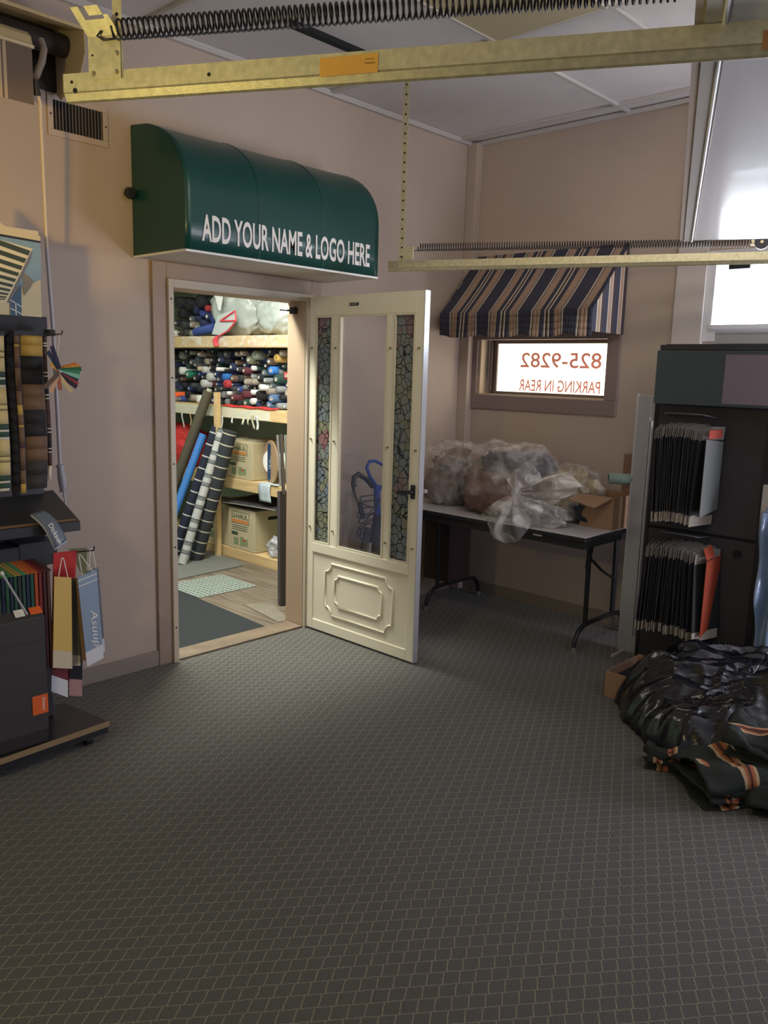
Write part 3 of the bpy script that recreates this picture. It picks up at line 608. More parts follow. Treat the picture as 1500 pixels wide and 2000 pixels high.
# ================================================================== LEFT: BLACK DISPLAY STAND
ds = thing('display_stand', 'black wheeled fabric display stand by the left wall with a sloping tray', 'display stand', (1.1, 3.3, 0))
M_st = M_blkm
B().box((.55, 3.31, .10), (1.46, 3.34, 1.79)).build('back_panel', M_st, ds, bevel=.003)
B().box((.55, 3.25, 1.722), (1.475, 3.31, 1.788)).build('top_rail', M_blk, ds, bevel=.003)
bt = B(); bt.prism([(.5, 3.02), (1.605, 3.105), (1.56, 3.42), (.5, 3.45)], 2, .075, .098); bt.build('base_plate', mat('black_satin_base', (.028, .028, .034), .3), ds, bevel=.003)
B().bar((.5, 3.017, .087), (1.606, 3.102, .087), .004, .024).build('front_edge', mat('worn_brown_edge', (.28, .19, .10), .5), ds)
B().bar((.5, 3.05, .06), (1.60, 3.13, .06), .05, .028).build('base_rail', M_blk, ds)
for (x, y) in ((1.53, 3.15), (1.50, 3.38), (.7, 3.1)):
    c = B().cyl((x-.014, y, .025), (x+.014, y, .025), .025, n=16).box((x-.018, y-.012, .024), (x-.014, y+.012, .055)).box((x+.014, y-.012, .024), (x+.018, y+.012, .055)).cyl((x, y, .05), (x, y, .075), .012, n=10); c.build('caster', M_blk, ds)
# tray
t0 = U(104, 957, 1, 3.33); t1 = U(157, 1018, 1, 3.08); tb_ = U(152, 1037, 1, 3.08)
B().add([(.5, 3.33, t0.z), (t0.x, 3.33, t0.z), (t1.x, 3.08, t1.z), (.5, 3.08, t1.z), (.5, 3.33, t0.z-.02), (t0.x, 3.33, t0.z-.02), (t1.x, 3.08, tb_.z), (.5, 3.08, tb_.z)],
        [(0, 3, 2, 1), (4, 5, 6, 7), (0, 1, 5, 4), (1, 2, 6, 5), (2, 3, 7, 6), (3, 0, 4, 7)]).build('tray', mat('satin_black_tray', (.030, .030, .036), .32), ds, bevel=.002)
B().add([(.5, 3.10, t1.z+.010), (t1.x-.012, 3.10, t1.z+.010), (t1.x-.010, 3.085, t1.z+.0035), (.5, 3.085, t1.z+.0035)], [(0, 1, 2, 3)]).build('tray_lip', mat('brown_lip', (.20, .12, .07), .5), ds)
B().box((1.30, 3.20, .80), (1.455, 3.31, .90)).box((.55, 3.20, .78), (1.30, 3.31, .89)).build('lower_rail', M_blk, ds, bevel=.003)
# poster header
pa = U(83, 618, 1, 3.24); pb_ = U(78, 462, 1, 3.24)
PY = 3.245; px0 = .62
ps = thing('awning_poster', 'poster showing a green and cream striped awning, standing on the black display stand', 'poster', ((px0+pa.x)/2, PY, pa.z))
psb = B().box((px0, PY, pa.z-.003), (pa.x, PY+.006, pb_.z+.02)).build('board', mat('poster_cream', (.60, .52, .34), .5), ps)
def pq(px, py): q = U(px, py, 1, PY-.002); return (q.x, PY-.002, q.z)
def poly(n_, pts, m, d=0): B().add([(p[0], p[1]-d, p[2]) for p in pts], [tuple(range(len(pts)))]).build(n_, m, psb)
M_sky = mat('poster_sky', (.20, .32, .42), .5)
poly('printed_sky', [pq(-60, 450), pq(79, 475), pq(81, 545), pq(50, 560), pq(-60, 560)], M_sky, .0004)
poly('printed_black_line', [pq(-60, 446), pq(79, 471), pq(79, 475), pq(-60, 451)], M_blk, .0006)
poly('printed_canopy', [pq(-60, 452), pq(64, 486), pq(60, 492), pq(12, 592), pq(-60, 585)], mat('poster_canopy_cream', (.66, .60, .42), .5), .0010)
gs = B()
for k in range(10):
    t = k/10; s_ = .955**k
    ya, yb_ = 478+107*(1-(1-t)**1.6), 0; xr_ = 62-50*(1-(1-t)**1.6); h = 9*(1-t)**1.0+1.4
    pts = [pq(-60, ya-30*(1-t)), pq(xr_-3, ya+12*(1-t)), pq(xr_-3-h*.4, ya+h+11*(1-t)), pq(-60, ya+h-30*(1-t))]
    gs.add([(p[0], p[1]-.0014, p[2]) for p in pts], [(0, 1, 2, 3)])
gs.build('printed_stripes', mat('poster_green_stripe', (.035, .05, .03), .5), psb)
poly('printed_arm', [pq(64, 488), pq(60, 505), pq(20, 590), pq(14, 592), pq(56, 500)], mat('poster_arm', (.16, .17, .22), .4), .0018)
poly('printed_flag', [pq(46, 532), pq(66, 548), pq(60, 560), pq(47, 578), pq(44, 550)], mat('poster_flag', (.22, .20, .15), .5), .0018)
poly('printed_window', [pq(41, 553), pq(42, 617), pq(20, 616), pq(20, 590)], mat('poster_blue', (.05, .11, .20), .5), .0012)
rl = B()
for a_, b_ in (((20, 586), (43, 600)), ((20, 602), (43, 614)), ((30, 592), (31, 616))):
    p_, q_ = pq(*a_), pq(*b_); rl.bar((p_[0], p_[1]-.0025, p_[2]), (q_[0], q_[1]-.0025, q_[2]), .003, .001, up=(0, 1, 0))
rl.build('printed_railing', M_white, psb)
pt_ = [pq(-60, 380), pq(2, 435), pq(30, 458), pq(79, 461), pq(79, 472), pq(-60, 448)]
B().add([(p[0], PY-.0002, p[2]) for p in pt_]+[(p[0], PY+.006, p[2]) for p in pt_], [tuple(range(6)), tuple(range(6, 12))[::-1]]+[(i, 6+i, 6+(i+1) % 6, (i+1) % 6) for i in range(6)]).build('shaped_header', mat('poster_cream', (0, 0, 0)), ps)
M_bkc = M_blk
# long hanging fabric samples
def sample(nm, label, px0_, px1_, ytop, ybot, y, cols, m_, curl=0, ztop=None):
    a_ = U(px0_, ytop, 1, y); b_ = U(px1_, ytop, 1, y); c_ = U((px0_+px1_)/2, ybot, 1, y)
    t = thing(nm, label, 'fabric sample', ((a_.x+b_.x)/2, y, a_.z), 'long fabric samples hung on the black display stand')
    z0, z1 = c_.z, a_.z; b = B()
    zz = z1
    tot_ = sum(w_ for w_, _ in cols); ny = 0
    for w_, mi in cols:
        z2 = zz-(z1-z0)*w_/tot_; st = max(1, int((zz-z2)/.04))
        for i in range(st):
            za = zz+(z2-zz)*i/st; zb_ = zz+(z2-zz)*(i+1)/st
            def off(z): t_ = (z1-z)/(z1-z0); return -curl*max(0, t_-.86)**2*14, .006*math.sin(t_*7)
            xa, ya_ = off(za); xb, yb2 = off(zb_)
            b.add([(a_.x+xa*0, y+ya_-abs(xa), za), (b_.x+xa, y+ya_-abs(xa), za), (b_.x+xb, y+yb2-abs(xb), zb_), (a_.x, y+yb2-abs(xb), zb_)], [(0, 1, 2, 3)], mi, True)
        zz = z2
    b.build('cloth', m_, t, solid=.0025)
    B().box((a_.x-.002, y-.006, z1-.004), (b_.x+.002, y+.006, z1+.012)).build('clip_bar', M_blk, t)
    return t
M_y = mat('yellow_cloth', (.62, .49, .22), .8); M_yg = mat('yellow_dark_stripe', (.22, .17, .07), .8); M_gr = mat('dark_green_stripe', (.03, .07, .05), .8); M_cr = mat('cream_stripe_cloth', (.64, .58, .44), .8)
M_br = mat('brown_cloth', (.065, .032, .028), .8); M_nv = mat('navy_black_cloth', (.016, .014, .018), .8); M_go = mat('gold_cloth', (.50, .31, .07), .8); M_tn = mat('tan_brown_cloth', (.17, .095, .055), .8)
cols = []
for k in range(3): cols += [(.6, 0), (.06, 1), (.15, 0), (.06, 1), (.5, 0), (.22, 2), (.08, 3), (.2, 2), (.1, 3)]
sample('hanging_sample', 'yellow hanging fabric sample with green cross stripes, leftmost on the display stand', -22, 7, 652, 960, 3.17, cols, [M_y, M_yg, M_gr, M_cr], .04)
sample('hanging_sample', 'plain near black fabric sample hanging beside the yellow one', 8, 27, 652, 970, 3.19, [(1, 0)], [M_nv], .02)
cols = [(.5, 0), (.12, 1), (.8, 0), (.25, 2), (.9, 0), (.25, 2), (.7, 0), (.5, 3)]*2
sample('hanging_sample', 'narrow brown patterned fabric sample hanging between black and gold ones', 27, 37, 652, 965, 3.16, cols, [M_tn, M_go, M_br, M_go], .0)
sample('hanging_sample', 'gold, black and brown broad striped fabric sample hanging below the poster', 39, 82, 652, 955, 3.17, [(.75, 2), (1.0, 0), (.9, 3), (.95, 0), (.9, 3), (1.0, 1)], [M_nv, mat('charcoal_cloth', (.04, .034, .036), .8), M_go, M_tn], .03)
sample('hanging_sample', 'narrow maroon fabric sample with white cross lines, rightmost on the stand', 83, 91, 655, 940, 3.18, [(.35, 0), (.07, 1), (.06, 2), (.07, 1), (1.3, 0), (.06, 1), (.12, 2), (.06, 1), (.9, 2), (.06, 1), (.12, 2), (.06, 1), (1.5, 0), (.06, 1), (.12, 2), (.06, 1), (.8, 2), (.06, 1), (.12, 2), (.06, 1), (.7, 0), (.8, 1)], [M_br, M_cr, M_nv], .03)
# hook bracket with fan of swatches
h0 = U(82, 653, 1, 3.2); h1 = U(120, 653, 1, 3.12); h2 = U(122, 646, 1, 3.12)
hb = thing('swatch_hook', 'thin black wire hook sticking out from the top of the left display stand', 'hook', tuple(h0))
B().tube([h0-Vector((.03, 0, 0)), h1, h2], .0035, 6).build('wire', M_blk, hb)
j = U(98, 650, 1, 3.17); B().box((j.x-.012, 3.15, j.z-.012), (j.x+.012, 3.20, j.z+.012)).build('clamp', M_blk, hb, bevel=.002)
c0 = U(108, 725, 1, 3.12)
fs = thing('swatch_fan', 'fan of small multicoloured fabric swatches dangling from the wire hook', 'swatches', tuple(c0))
B().tube([h1+Vector((-.006, 0, 0)), c0+Vector((.006, 0, .03)), c0], .0012, 5).build('string', M_white, fs)
fc = [((.55, .15, .03), 32, .085), ((.60, .25, .04), 26, .095), ((.02, .12, .05), 20, .098), ((.04, .20, .11), 13, .09), ((.22, .48, .38), 3, .09), ((.03, .03, .05), -8, .085), ((.30, .03, .03), -16, .088), ((.02, .015, .03), -23, .088), ((.55, .42, .22), -42, .085), ((.35, .10, .05), -75, .06), ((.55, .32, .2), -105, .08), ((.12, .07, .05), -125, .085), ((.6, .30, .05), 160, .04), ((.02, .03, .06), 140, .08), ((.02, .02, .05), 125, .09)]
for i, (c, an, L) in enumerate(fc):
    an = math.radians(an-14); d_ = Vector((math.cos(an), -.15, math.sin(an))).normalized(); k_ = c0+Vector((0, -.0025*i, .012*math.sin(an)))
    b = B(); nrm = Vector((-math.sin(an), 0, math.cos(an)))
    b.bar(k_, k_+d_*L, .0016, .017, up=tuple(nrm)); b.build('swatch', mat('swatch_colour_%d' % i, c, .8), fs, bevel=.0006)
B().cyl(c0+Vector((0, .004, 0)), c0+Vector((0, -.045, 0)), .004, n=8).build('ring', M_silver, fs)
# folder on tray
fl = [U(60, 1004, 1, 3.10), U(84, 997, 1, 3.14), U(131, 1055, 1, 3.03), U(107, 1072, 1, 3.02)]
bl = thing('swatch_booklet', 'grey blue swatch booklet with a white logo drooping over the tray edge', 'booklet', tuple(fl[0]))
M_gb = mat('grey_blue_card', (.13, .16, .21), .4)
def bend(u, v, o=0):
    a_ = fl[0]*(1-u)+fl[1]*u; b_ = fl[3]*(1-u)+fl[2]*u; p_ = a_*(1-v)+b_*v; return p_+Vector((.004*o, -.03*math.sin(v*math.pi)*.5+o*.3, .018*math.sin(v*math.pi)+.001))
B().grid(lambda u, v: bend(u, v), 4, 10).build('cover', M_gb, bl, solid=.0015)
B().grid(lambda u, v: bend(u, v)+Vector((0, .003, -.007)), 4, 10).build('back_pages', mat('pale_page', (.55, .60, .66), .6), bl, solid=.006)
ex = (bend(.5, .9)-bend(.5, .5)).normalized(); ey = (bend(1, .7)-bend(0, .7)).normalized(); n_ = ex.cross(ey)
o_ = bend(.22, .50)+n_*.004
B().text('Dickson', tuple(o_), tuple(ex), tuple(ey), width=.085, height=.022, depth=.004, bold=.01).build('logo', M_white, bl)
# hanging swatch books along the lower rail
bc = [((.02, .05, .03), 'dark green'), ((.01, .02, .06), 'navy'), ((.02, .09, .05), 'green'), ((.01, .02, .05), 'midnight blue'), ((.01, .07, .04), 'bottle green'), ((.02, .03, .03), 'charcoal green'), ((.02, .06, .05), 'teal green'), ((.01, .03, .06), 'deep blue'), ((.01, .08, .06), 'sea green'), ((.40, .07, .02), 'rust orange'), ((.18, .02, .02), 'dark red'), ((.06, .012, .015), 'maroon'), ((.09, .04, .03), 'brown')]
hc = [(.05, .22, .09), (.10, .27, .10), (.05, .30, .13), (.10, .26, .12), (.42, .30, .08), (.38, .28, .10), (.07, .32, .16), (.62, .18, .04), (.58, .14, .03), (.55, .12, .03), (.22, .03, .03), (.12, .02, .02), (.07, .03, .03)]
for i, (c, nm) in enumerate(bc):
    px = -4+i*8.2; a_ = U(px, 1110, 1, 3.10)
    x = a_.x; zt_ = .80; zb2 = .40
    t = thing('swatch_book', '%s hanging swatch book, %s in the row along the stand' % (nm, ['first from the left', 'second from the left', 'third from the left', 'fourth from the left', 'fifth from the left', 'sixth from the left', 'seventh, in the middle', 'sixth from the right', 'fifth from the right', 'fourth from the right', 'third from the right', 'second from the right', 'last at the right'][i]), 'swatch book', (x, 3.14, zt_), 'swatch books hanging in a row on the left stand')
    m_ = mat('swatch_book_%d' % i, c, .7)
    B().box((x-.006, 3.10, zb2), (x+.006, 3.26, zt_)).build('fabric_leaves', m_, t, bevel=.002)
    B().add([(x-.010, 3.095, zt_+.002), (x+.010, 3.095, zt_+.002), (x-.012, 3.21, zt_+.035), (x-.034, 3.21, zt_+.035)], [(0, 1, 2, 3)]).build('hanger_header', mat('swatch_header_%d' % i, hc[i], .6), t, solid=.003)
# black display box with orange logo
q1 = U(84, 1203, 1, 3.07); q2 = U(97, 1398, 1, 3.07)
bx = thing('display_box', 'charcoal display box with an orange logo square on the base of the left stand', 'box', (1.1, 3.12, .10))
B().prism([(3.07, .165), (3.065, q1.z), (3.11, q1.z+.035), (3.16, q1.z+.035), (3.16, .10), (3.09, .10)], 0, .62, q1.x+.005).build('body', M_char, bx, bevel=.004)
B().box((.62, 3.063, q1.z-.095), (q1.x+.006, 3.0665, q1.z-.092)).build('fold_line', M_blkm, bx)
l1 = U(63, 1362, 1, 3.066); l2 = U(95, 1390, 1, 3.066); 
B().box((l1.x, 3.0665, l2.z), (l2.x, 3.068, l1.z)).text('Dickson', (l1.x+(l2.x-l1.x)*.62, 3.066, l1.z-.012), (0, 0, -1), (1, 0, 0), width=(l1.z-l2.z)*.66, height=.012, depth=.0010, mi=1, bold=.01).build('logo_square', [mat('orange_logo', (.72, .12, .02), .5), M_white], bx)
for a_, b_, mm_, nn2 in (((58, 1193), (82, 1204), 'orange_logo', 'logo_tab'), ((28, 1196), (48, 1208), None, 'label_tab')):
    c_ = U(*a_, 1, 3.085); e_ = U(*b_, 1, 3.085); B().add([(c_.x, 3.075, q1.z+.012), (e_.x, 3.075, q1.z+.012), (e_.x, 3.10, q1.z+.034), (c_.x, 3.10, q1.z+.034)], [(0, 1, 2, 3)]).build(nn2, MATS[mm_] if mm_ else M_white, bx)
wl_ = thing('grey_rod', 'thin pale grey rod leaning diagonally against the swatch books above the display box', 'rod', tuple(U(52, 1200, 1, 3.06)))
B().cyl(U(5, 1122, 1, 3.06), U(53, 1200, 1, 3.065), .0045, n=8).build('rod', mat('pale_grey_plastic', (.42, .42, .43), .4), wl_)
B().cyl(U(2, 1117, 1, 3.06), U(5, 1122, 1, 3.06), .007, n=8).build('tip', M_white, wl_)
# sample cards hung on white strings
def card(nm, label, pts, y, m_, foot=None, mfoot=None, hook=None, txt=None, thick=.004):
    P4 = [U(p[0], p[1], 1, y) for p in pts]     # TL TR BR BL
    t = thing(nm, label, 'sample card', ((P4[0].x+P4[1].x)/2, y, P4[0].z), 'sample cards hung at the right end of the left stand')
    f_ = foot or 0
    L0 = P4[0]*f_+P4[3]*(1-f_) if f_ else P4[3]; R0 = P4[1]*f_+P4[2]*(1-f_) if f_ else P4[2]
    B().add([P4[0], P4[1], R0, L0], [(0, 1, 2, 3)]).build('card', m_, t, solid=thick)
    if f_: B().add([L0, R0, P4[2], P4[3]], [(0, 1, 2, 3)]).build('label_strip', mfoot, t, solid=thick)
    if hook:
        hk = U(hook[0], hook[1], 1, y-.005); l_, r_ = P4[0]*.75+P4[1]*.25, P4[0]*.2+P4[1]*.8
        B().tube([l_, hk+Vector((-.004, 0, -.004)), hk, hk+Vector((.004, 0, -.004)), r_], .002, 6).build('string', M_white, t)
    return t, P4
M_yc = mat('yellow_card', (.66, .44, .12), .6); M_ltb = mat('pale_blue_card', (.26, .34, .47), .35); M_wc = mat('white_card', (.66, .68, .72), .5); M_bg = mat('cream_card', (.60, .52, .38), .6)
card('sample_card', 'red sample card with a white label, lowest behind the yellow card', ((104, 1080), (150, 1075), (133, 1345), (100, 1335)), 3.20, M_red, None, None)
card('sample_card', 'dark maroon sample card ending in a white tag below the yellow card', ((103, 1150), (134, 1152), (132, 1362), (100, 1350)), 3.14, mat('maroon_card', (.16, .02, .03), .6), .16, M_wc)
card('sample_card', 'black sample card ending in a pink label near the wall', ((138, 1140), (162, 1140), (160, 1360), (134, 1358)), 3.16, M_nv, .15, mat('pink_label', (.42, .24, .23), .6))
card('sample_card', 'olive grey sample card seen edge on between the yellow and blue cards', ((136, 1128), (152, 1130), (157, 1300), (142, 1300)), 3.13, mat('olive_grey_card', (.15, .14, .10), .6), .12, M_bg)
card('sample_card', 'orange tan sample card directly left of the blue card', ((148, 1128), (160, 1130), (170, 1290), (160, 1290)), 3.12, mat('tan_card', (.38, .22, .10), .6))
card('sample_card', 'yellow sample card hanging from a white string', ((106, 1126), (139, 1128), (141, 1306), (103, 1304)), 3.09, M_yc, .19, M_bg, (122, 1089))
card('sample_card', 'olive green sample card at the back, top right of the stand', ((134, 1072), (170, 1070), (168, 1118), (160, 1122)), 3.24, mat('olive_green_card', (.16, .17, .06), .6))
card('sample_card', 'grey sample card peeking out behind the blue one at the right', ((168, 1116), (192, 1107), (205, 1272), (186, 1282)), 3.115, mat('slate_card', (.16, .17, .19), .4), .16, M_wc, (178, 1071))
tc_, P4 = card('sample_card', 'pale blue sample card with a white script word running down it', ((151, 1128), (188, 1113), (202, 1285), (170, 1302)), 3.08, M_ltb, .16, M_wc, (156, 1083))
dn_ = (P4[3]-P4[0]).normalized(); rt = (P4[1]-P4[0]).normalized()
B().text('Asuup', tuple(P4[0]*.60+P4[3]*.40+(P4[1]-P4[0])*.34+Vector((0, -.004, 0)) - dn_*.0), tuple(dn_), tuple(rt), width=.165, height=.040, depth=-.0, shear=.35).build('script_word', M_white, tc_)
for f1 in (.04, .10):
    a_ = P4[0]*(1-f1)+P4[3]*f1; b_ = P4[1]*(1-f1)+P4[2]*f1; B().bar(a_+Vector((0, -.003, 0)), b_+Vector((0, -.003, 0)), .002, .003).build('white_line', M_white, tc_)
h_ = U(183, 1075, 1, 3.10); hh = thing('card_hook', 'black wire hook carrying the sample cards at the right of the stand', 'hook', tuple(h_))
B().tube([U(150, 1078, 1, 3.22), h_, U(184, 1068, 1, 3.09)], .003, 6).build('wire', M_blk, hh)

# ================================================================== FOLDING TABLE
TX0, TX1, TY0, TY1, TZ_ = 3.98, 4.735, 2.215, 3.68, .74
ft = thing('folding_table', 'white topped folding table with black edge and legs under the lettered window', 'table', ((TX0+TX1)/2, (TY0+TY1)/2, 0))
B().box((TX0, TY0, TZ_-.006), (TX1, TY1, TZ_)).build('tabletop', M_laptop, ft, bevel=.002)
B().box((TX0-.003, TY0-.003, TZ_-.03), (TX1+.003, TY1+.003, TZ_-.0065)).build('edge_band', M_blk, ft, bevel=.003)
B().box((TX0+.02, TY0+.02, TZ_-.075), (TX0+.035, TY1-.02, TZ_-.03)).box((TX1-.035, TY0+.02, TZ_-.075), (TX1-.02, TY1-.02, TZ_-.03)).box((TX0+.035, TY0+.02, TZ_-.075), (TX1-.035, TY0+.035, TZ_-.03)).box((TX0+.035, TY1-.035, TZ_-.075), (TX1-.035, TY1-.02, TZ_-.03)).build('apron', M_blk, ft)
for yl_ in (2.345, 3.50):
    for lx in (4.27, 4.60):
        B().tube([(lx, yl_, TZ_-.04), (lx+.01, yl_, .155)], .0145, 10).build('leg', M_blk, ft)
    B().tube([(4.165, yl_, .012), (4.17, yl_, .06), (4.20, yl_, .11), (4.25, yl_, .14), (4.33, yl_, .15), (4.62, yl_, .15), (4.70, yl_, .14), (4.735, yl_, .11), (4.755, yl_, .06), (4.76, yl_, .012)], .014, 10).build('foot_bar', M_blk, ft)
    B().cyl((4.165, yl_, 0), (4.165, yl_, .03), .019, n=12).build('foot_cap', mat('grey_cap', (.2, .19, .17), .6), ft)
    B().cyl((4.76, yl_, 0), (4.76, yl_, .03), .019, n=12).build('foot_cap', MATS['grey_cap'], ft)
    B().tube([(4.28, yl_, .56), (4.45, yl_, .45), (4.60, yl_, .38)], .009, 8).build('brace', M_blk, ft)
    s_ = 1 if yl_ < 3 else -1
    B().add([(4.245, yl_-.012, .66), (4.30, yl_-.012, .66), (4.30, yl_+.01, .50), (4.28, yl_, .45), (4.26, yl_+.01, .50)], [(0, 1, 2, 3, 4)]).bar((4.27, yl_+.02, .66), (4.27, yl_+s_*.14, .665), .03, .012).build('leg_bracket', M_blk, ft, solid=.01)
a_ = U(1050, 1045, 0, TX0-.004)
B().box((TX0-.008, a_.y-.03, a_.z-.004), (TX0-.004, a_.y+.03, a_.z+.004)).build('latch', M_silver, ft)
# dark printed box resting on the far foot bar
ub = thing('dark_box', 'dark reddish box with faint upright lettering under the far end of the table', 'box', (4.46, 3.62, .165))
B().box((4.36, 3.50-.03, .166), (4.60, 3.70, .60)).build('carton', mat('dark_maroon_card', (.055, .030, .030), .6), ub, bevel=.004)
B().text('VELOCITY'[:0]+'OLAC', (4.357, 3.66, .24), (0, 0, 1), (0, 1, 0), width=.20, height=.045, depth=-.0).build('lettering', mat('faint_grey_print', (.10, .09, .09), .6), ub)

# polythene bags of fabric on the table
def bundle(c, r, label, col, seed, flat=TZ_+.002, group='fabric bundles in polythene bags on the table'):
    m_ = mat('bundle_cloth_%d' % seed, col, .9, var=.35, vscale=14, bump=.6, bscale=20)
    v, f = blob(c, r, .28, 1.7, seed, 4, flat, .8, .75); o = B().add(v, f, 0, True).build('fabric_bundle', m_); tag(o, label, 'fabric', group); return o
def bag(c, r, label, seed, m_=None, amp=.20, flat=TZ_+.001, sq=.75, extra=None, fs=1.9, cat='plastic bag'):
    v, f = blob(c, r, amp, fs, seed, 5, flat, .9, sq); t = thing('plastic_bag', label, cat, (c[0], c[1], flat), 'clear plastic bags on the table')
    B().add(v, f, 0, True).build('film', m_ or M_film, t)
    return t
bundle((4.36, 3.46, .86), (.20, .155, .15), 'grey brown folded fabric in the bag at the far end of the table', (.19, .15, .12), 1)
bundle((4.38, 3.44, 1.01), (.15, .13, .08), 'brown fabric on top of the pile in the far bag', (.20, .13, .09), 2)
bag((4.36, 3.45, .93), (.245, .185, .225), 'wrinkled clear bag of folded fabric at the far end of the table', 11)
bundle((4.27, 2.98, .86), (.20, .24, .14), 'dark mauve brown fabric at the bottom of the large middle bag', (.17, .105, .095), 3)
bundle((4.36, 2.93, 1.03), (.19, .22, .10), 'charcoal grey fabric near the top of the large middle bag', (.13, .12, .14), 4)
bag((4.31, 2.96, .955), (.265, .29, .235), 'large clear bag of dark fabric in the middle of the table', 12)
bundle((4.44, 2.62, .90), (.16, .17, .13), 'yellowish brown fabric beside the knotted bag', (.30, .22, .11), 5)
bag((4.42, 2.62, .90), (.20, .21, .165), 'clear bag of tan fabric behind the knotted one', 13)
bundle((4.42, 2.46, .82), (.13, .14, .085), 'near black fabric lump beside the open cardboard box', (.045, .042, .055), 6)
# the knotted, gathered bag drooping over the front edge
kn = U(1008, 962, 0, 4.00)
kt = thing('plastic_bag', 'milky knotted plastic bag tail drooping over the front edge of the table', 'plastic bag', tuple(kn), 'clear plastic bags on the table')
rr = random.Random(5)
def fanmesh(root, tips, seed, amp=.03, nu=22, nv=18):
    """pleated sheet spreading from a gathered point to a row of tip points"""
    def fn(u, v):
        i = u*(len(tips)-1); a__ = int(min(i, len(tips)-2)); t_ = i-a__; p_ = tips[a__]*(1-t_)+tips[a__+1]*t_
        q = root*(1-v)+p_*v; w_ = Vector((math.sin(u*19+seed)*amp*v**.7*(1.1-v*.5), math.cos(u*15+seed*2)*amp*.5*v, math.sin(u*11+v*4+seed)*amp*.5*v))
        return q+w_+Vector((-.05*math.sin(v*math.pi), 0, 0))
    return fn
def TT(px, py, x): return U(px, py, 0, x)
B().grid(fanmesh(kn, [TT(935, 1000, 3.98), TT(962, 1050, 3.94), TT(985, 1066, 3.93), TT(1010, 1052, 3.92), TT(1035, 1030, 3.93), TT(1060, 1005, 3.95), TT(1065, 985, 4.0)], 1), 40, 18).build('lower_tail', M_film2, kt)
B().grid(fanmesh(kn, [TT(1132, 948, 4.02), TT(1120, 925, 4.06), TT(1098, 918, 4.1), TT(1060, 935, 4.15), TT(1030, 905, 4.2), TT(990, 915, 4.2)], 2), 40, 18).build('upper_tail', M_film2, kt)
B().grid(fanmesh(kn, [TT(1132, 950, 4.00), TT(1110, 965, 3.99), TT(1085, 985, 3.99), TT(1062, 1000, 3.98)], 3), 30, 14).build('side_tail', M_film2, kt)
v, f = blob(kn, (.03, .03, .035), .3, 3, 4, 3); B().add(v, f, 0, True).build('knot', M_film2, kt)
v, f = blob((4.10, 2.62, .80), (.11, .20, .075), .35, 2.6, 21, 4, TZ_+.001); B().add(v, f, 0, True).build('gathered_body', M_film2, kt)
# open cardboard box with mint tube, and tall box
cbx = thing('open_carton', 'open brown cardboard box with one flap hanging at the near end of the table', 'cardboard box', (4.45, 2.33, TZ_))
bx0, bx1, by0, by1, bz0, bz1 = 4.30, 4.60, 2.225, 2.44, TZ_+.001, .93
b = B(); th = .005
b.box((bx0, by0, bz0), (bx1, by1, bz0+th)).box((bx0, by0, bz0+th), (bx0+th, by1, bz1)).box((bx1-th, by0, bz0+th), (bx1, by1, bz1)).box((bx0+th, by0, bz0+th), (bx1-th, by0+th, bz1)).box((bx0+th, by1-th, bz0+th), (bx1-th, by1, bz1)); b.build('carton', M_card, cbx)
p4 = [(bx0-.001, by0+.002, bz1), (bx0-.001, by1-.002, bz1), (bx0-.12, by1+.015, bz1-.022), (bx0-.12, by0+.06, bz1-.055)]
B().add(p4, [(0, 1, 2, 3)]).build('front_flap', M_card, cbx, solid=.004)
B().add([(bx0+.02, by1, bz1), (bx1-.02, by1, bz1), (bx1-.04, by1+.05, bz1+.06), (bx0+.03, by1+.05, bz1+.05)], [(0, 1, 2, 3)]).build('side_flap', M_cardl, cbx, solid=.004)
tp = U(1188, 934, 0, 4.36)
mt = thing('mint_tube', 'mint green rolled tube lying across the open cardboard box', 'tube', tuple(tp))
B().cyl(tp, tp+Vector((.10, -.13, 0)), .030, n=24, cap=False).build('outer_wall', mat('mint_card', (.30, .42, .38), .5), mt, solid=.003)
B().cyl(tp+Vector((.002, -.002, 0)), tp+Vector((.095, -.125, 0)), .027, n=24, cap=False).build('inner_wall', mat('dark_mint', (.10, .15, .14), .6), mt)
tl = thing('tall_carton', 'tall narrow brown cardboard box standing behind the open one', 'cardboard box', (4.66, 2.2, TZ_))
B().box((4.61, 2.095, TZ_+.001), (4.73, 2.345, 1.16)).build('carton', mat('tall_brown_card', (.25, .14, .09), .8), tl, bevel=.003)
B().box((4.605, 2.10, 1.05), (4.6095, 2.13, 1.13)).build('shipping_label', M_white, tl)

# ================================================================== VACUUM CLEANER (seen through the door glass)
VY = 3.60
def V(px, py, y=VY): return U(px, py, 1, y)
vc = thing('vacuum_cleaner', 'black upright vacuum cleaner with wound cord and blue loop handle, behind the storm door glass', 'vacuum cleaner', (3.85, VY, 0))
lp = [V(737, 952), V(722, 930), V(716, 912), V(722, 901), V(733, 900), V(748, 908), V(756, 925), V(752, 945), V(741, 956)]
B().tube(lp, .011, 10).build('loop_handle', mat('blue_plastic', (.02, .06, .38), .3), vc)
B().tube([V(736, 948), V(736, 985), V(738, 1010)], lambda t: .022-.003*t, 12).build('handle_neck', MATS['blue_plastic'], vc)
B().tube([V(728, 950), V(715, 935), V(700, 926), V(692, 932), V(690, 945), V(695, 962), V(702, 982), V(708, 1010)], .017, 12).build('hose', M_blk, vc)
B().tube([V(694, 950, VY-.012), V(697, 964, VY-.012), V(702, 978, VY-.012)], .013, 10).build('hose_cuff', mat('copper_grey_cuff', (.42, .33, .28), .3, metal=.5), vc)
